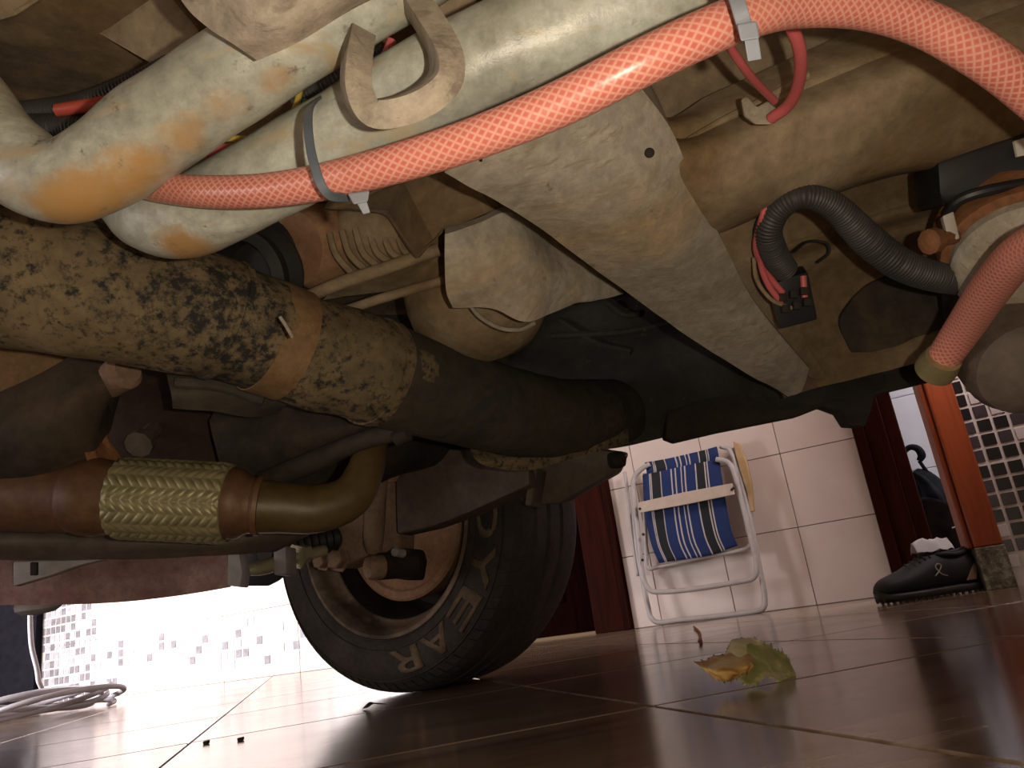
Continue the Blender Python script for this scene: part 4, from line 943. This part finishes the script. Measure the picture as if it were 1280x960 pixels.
for i in range(16):
    t = .04 + i * .06; r = .006
    for sd in (-1, 0, 1):
        z0 = .0 + .012 * max(0, 1 - t / .12) ** 2
        sv.append(lathe(shp(t, sd * lerpt(t, hw) * .82, z0), ZZ, [(0, r * .7), (.010, r), (.016, r)], 8))
props(link('sole_stud', join(sv), M['sole'], shoe, False), None, None, None, 'stuff')
link('collar', tube([shp(.60, 0, .124), shp(.68, -.024, .122), shp(.82, -.027, .116), shp(.95, -.016, .126), shp(.97, 0, .128), shp(.95, .016, .126), shp(.82, .027, .116), shp(.68, .024, .122), shp(.60, 0, .124)], .007, 10), M['shoe'], shoe)
for k in range(5):
    t = .34 + k * .055; h = lerpt(t, tp_)
    link('lace', tube([shp(t, -.026, h - .012), shp(t + .012, 0, h + .004), shp(t + .024, .026, h - .008)], .0028, 8), M['shoe'], shoe)
link('emblem', tube([shp(.52, -.0445, .062), shp(.57, -.042, .074), shp(.61, -.040, .090), shp(.575, -.041, .096), shp(.55, -.0425, .086), shp(.585, -.043, .066), shp(.64, -.041, .058)], .0018, 8), M['silver'], shoe)['label'] = 'silver looped emblem'
link('heel_patch', patch([[shp(.80, -.0385, .036), shp(.86, -.036, .058), shp(.93, -.030, .082)], [shp(.90, -.0385, .036), shp(.93, -.034, .058), shp(.97, -.024, .082)]], -SY * .003, 5), M['tan'], shoe)['label'] = 'tan heel patch'
# crumpled cloth on the shoe
cl = [[shp(.46 + .36 * i / 4, -.02 + .012 * j, .130 + (.024 + .030 * random.random() if 0 < j < 3 else .004)) for j in range(4)] for i in range(5)]
tis = link('cloth', patch(cl, (0, 0, .0015), 4, .006, 60), M['tissue'], None, True, shp(.6, 0, .12))
props(tis, 'crumpled white cloth lying on top of the black trainer', 'cloth')

# umbrella and dark things in the doorway
um = empty('umbrella', PW(1165, 690, -.5), 'black folded umbrella with a hooked handle leaning in the doorway', 'umbrella')
q = lambda pts, o: [PW(x, y, o) for x, y in pts]
link('handle', tube(q([(1132, 582), (1129, 572), (1131, 564), (1138, 559), (1147, 561), (1152, 569), (1149, 576)], -.5), [.010, .010, .012, .013, .016, .018, .012], 12), M['black_cloth'], um)
link('handle', tube(q([(1131, 580), (1140, 593), (1149, 604)], -.5), .010, 12), M['black_cloth'], um)
link('shaft', tube(q([(1149, 576), (1156, 586), (1164, 596)], -.5), .008, 10), M['black_cloth'], um)
link('canopy', tube(q([(1140, 592), (1156, 606), (1172, 632), (1186, 664), (1196, 690)], -.50), [.03, .06, .085, .085, .05], 24, 10, None, True, lambda s, a: 1 + .16 * math.sin(a * 8) + .05 * math.sin(s * 60)), M['black_cloth'], um)
um2 = empty('umbrella', PW(1205, 680, -.45), 'navy folded umbrella behind the orange-red post', 'umbrella')
link('canopy', tube(q([(1196, 596), (1204, 616), (1218, 650), (1228, 686)], -.62), [.012, .045, .06, .05], 24, 10, None, True, lambda s, a: 1 + .16 * math.sin(a * 7)), M['navy_cloth'], um2)
link('tip', tube(q([(1191, 586), (1196, 598)], -.62), [.004, .010], 10, curve=False), M['navy_cloth'], um2)
bg = empty('dark_filler', PW(1170, 690, -.3), 'added dark brown mass behind the black trainer', 'dark_filler')  # invented mass filling the dark lower part of the doorway
link('filler_body', patch([q([(1120, 640), (1122, 670), (1128, 712)], -.30), q([(1150, 622), (1152, 660), (1156, 712)], -.26), q([(1185, 628), (1188, 660), (1192, 706)], -.26), q([(1222, 640), (1226, 670), (1230, 704)], -.30)], -WN * .12, 7, .012, 12), M['dark_filler'], bg)
link('painted_glint', tube(q([(1190, 660), (1196, 658), (1202, 657)], -.235), .003, 8), M['silver'], bg)  # thin highlight drawn as a silvery bar

# dead leaf
lf = empty('dead_leaf', PZ(940, 852, 0), 'curled dry leaf, half green and half brown, on the shiny floor', 'leaf')
LY = (PZ(940, 852, 0) - O).dot(FW)
def lp(x, y, dd=0.0): return P(x, y, LY + dd)
def jag(rows, back, seed):
    me = patch(rows, back, 6, .003, 70, seed=seed, crease=.004)
    return me
fb = FW * .0014
rl = random.Random(4)
def jag(rows, seed, amt=.009, ends=(True, True)):
    # every row is a vein; the two long edges of the sheet get an uneven, toothed outline
    R_ = [spline(r, 6) for r in rows]
    cols = [spline([r[j] for r in R_], 6) for j in range(len(R_[0]))]
    n_ = len(cols[0])
    for e, side in ((0, 0), (len(cols) - 1, 1)):
        if not ends[side]: continue
        inn = cols[1] if e == 0 else cols[-2]
        for i in range(n_):
            d = (cols[e][i] - inn[i]).normalized()
            tooth = amt * ((1.0 if i % 4 == 0 else 0.35 if i % 2 == 0 else -0.2) * (0.5 + rl.random()))
            cols[e][i] = cols[e][i] + d * tooth
    rows2 = [[cols[j][i] for j in range(len(cols))] for i in range(n_)]
    return patch(rows2, fb, 1, .006, 55, linear=True, seed=seed, crease=.011)
link('leaf_blade', jag([[lp(926, 806, .03), lp(930, 822, .0), lp(930, 840, -.03), lp(926, 849, -.045)],
    [lp(940, 801, .04), lp(944, 822, .0), lp(943, 842, -.035), lp(936, 856, -.055)],
    [lp(956, 805, .035), lp(958, 824, .0), lp(954, 843, -.035), lp(948, 855, -.055)],
    [lp(970, 813, .03), lp(972, 829, .005), lp(967, 842, -.025), lp(960, 846, -.045)],
    [lp(980, 818, .03), lp(983, 832, .01), (lp(980, 846, -.02)), lp(975, 851, -.035)],
    [lp(988, 826, .02), lp(991, 838, .0), lp(988, 850, -.02), lp(983, 857, -.035)],
    [lp(992, 836, .01), lp(996, 843, -.005), lp(994, 851, -.02), lp(989, 857, -.03)]], 1), M['leafgreen'], lf)['label'] = 'green half of the leaf'
link('curled_lobe', jag([[lp(868, 828, -.02), lp(872, 831, -.03), lp(876, 834, -.04)],
    [lp(882, 826, -.01), lp(882, 834, -.04), lp(886, 842, -.05)],
    [lp(894, 822, .0), lp(890, 838, -.055), lp(896, 851, -.06)],
    [lp(908, 817, .0), lp(906, 838, -.065), lp(910, 852, -.065)],
    [lp(924, 815, .0), lp(922, 836, -.06), lp(922, 850, -.06)],
    [lp(938, 820, -.02), lp(936, 832, -.055), lp(930, 842, -.06)],
    [lp(943, 828, -.03), lp(942, 833, -.045), lp(937, 840, -.05)]], 5, .005), M['leafbrown'], lf)['label'] = 'brown curled half of the leaf'
link('pale_fold', jag([[lp(908, 820, .0), lp(920, 822, -.02), lp(936, 828, -.035)], [lp(911, 808, .02), lp(922, 811, .0), lp(934, 816, -.01)], [lp(920, 800, .035), lp(930, 803, .02), lp(936, 806, .01)], [lp(934, 798, .04), lp(940, 802, .03), lp(944, 806, .02)], [lp(950, 801, .035), lp(953, 805, .03), lp(955, 809, .025)]], 9, .002), M['leafpale'], lf)['label'] = 'pale yellow underside fold'
# cable coil
cc = PZ(28, 900, 0) + V((0, 0.05, 0)); pts = []
rnd = random.Random(5)
for i in range(66):
    a = i / 12 * 2 * math.pi; k = i / 66
    r = 0.36 - 0.10 * (0.5 + 0.5 * math.sin(i * .37)) - .05 * k
    pts.append(cc + V((math.cos(a) * r + .05 * math.sin(i * .21), math.sin(a) * r * .9 + .04 * math.cos(i * .17), 0.012 + .02 * k + .035 * (1 + math.sin(a * 1.0 + i * .19)) * min(1, i / 10))))
e_ = pts[-1]
dd_ = (cc + V((0, .42, 0)) - O).dot(FW)
up = [P(50, 868, dd_), P(48, 850, dd_), P(46, 835, dd_), P(40, 810, dd_), P(38, 785, dd_), P(37, 740, dd_), P(30, 660, dd_)]
pts += up
cab = link('cable', tube(pts, .011, 12, 6), M['cablewhite'], None, True, cc)
props(cab, 'loose coil of grey white cable on the floor at the left, one end rising', 'cable')
# crumbs
for (x, y, s, lab, m) in ((258, 930, .0045, 'dark crumb on the floor left of the wheel, nearer to the cable', 'dark'), (301, 926, .0045, 'dark crumb on the floor just right of the other crumb, left of the wheel', 'dark')):
    p = PZ(x, y, 0)
    o = link('crumb', slab([p + V((-s, -s * .6, s)), p + V((s * .7, -s * .8, s * .9)), p + V((s, s * .5, s * 1.1)), p + V((-s * .4, s, s))], V((0, 0, -s)), .001), M[m], None, False, p); props(o, lab, 'crumb', 'crumbs on the floor')
p = PZ(470, 884, 0)
o = link('leaf_scrap', patch([[p + V((-.022, -.004, .001)), p + V((-.012, .004, .008)), p + V((0, .008, .004))], [p + V((-.012, -.008, .002)), p + V((0, 0, .006)), p + V((.018, .006, .001))]], (0, 0, .0012), 4, .001, 90), M['dark'], None, True, p)
props(o, 'tiny dark leaf scrap on the floor in front of the tyre', 'leaf scrap')
tw = [PZ(868, 786, 0), PZ(874, 792, 0), PZ(876, 800, 0), PZ(875, 806, 0)]
o = link('twig', tube([v + ZZ * .006 for v in tw], .004, 8), M['rust'], None, True, tw[1]); props(o, 'thin reddish twig on the floor behind the dead leaf', 'twig')
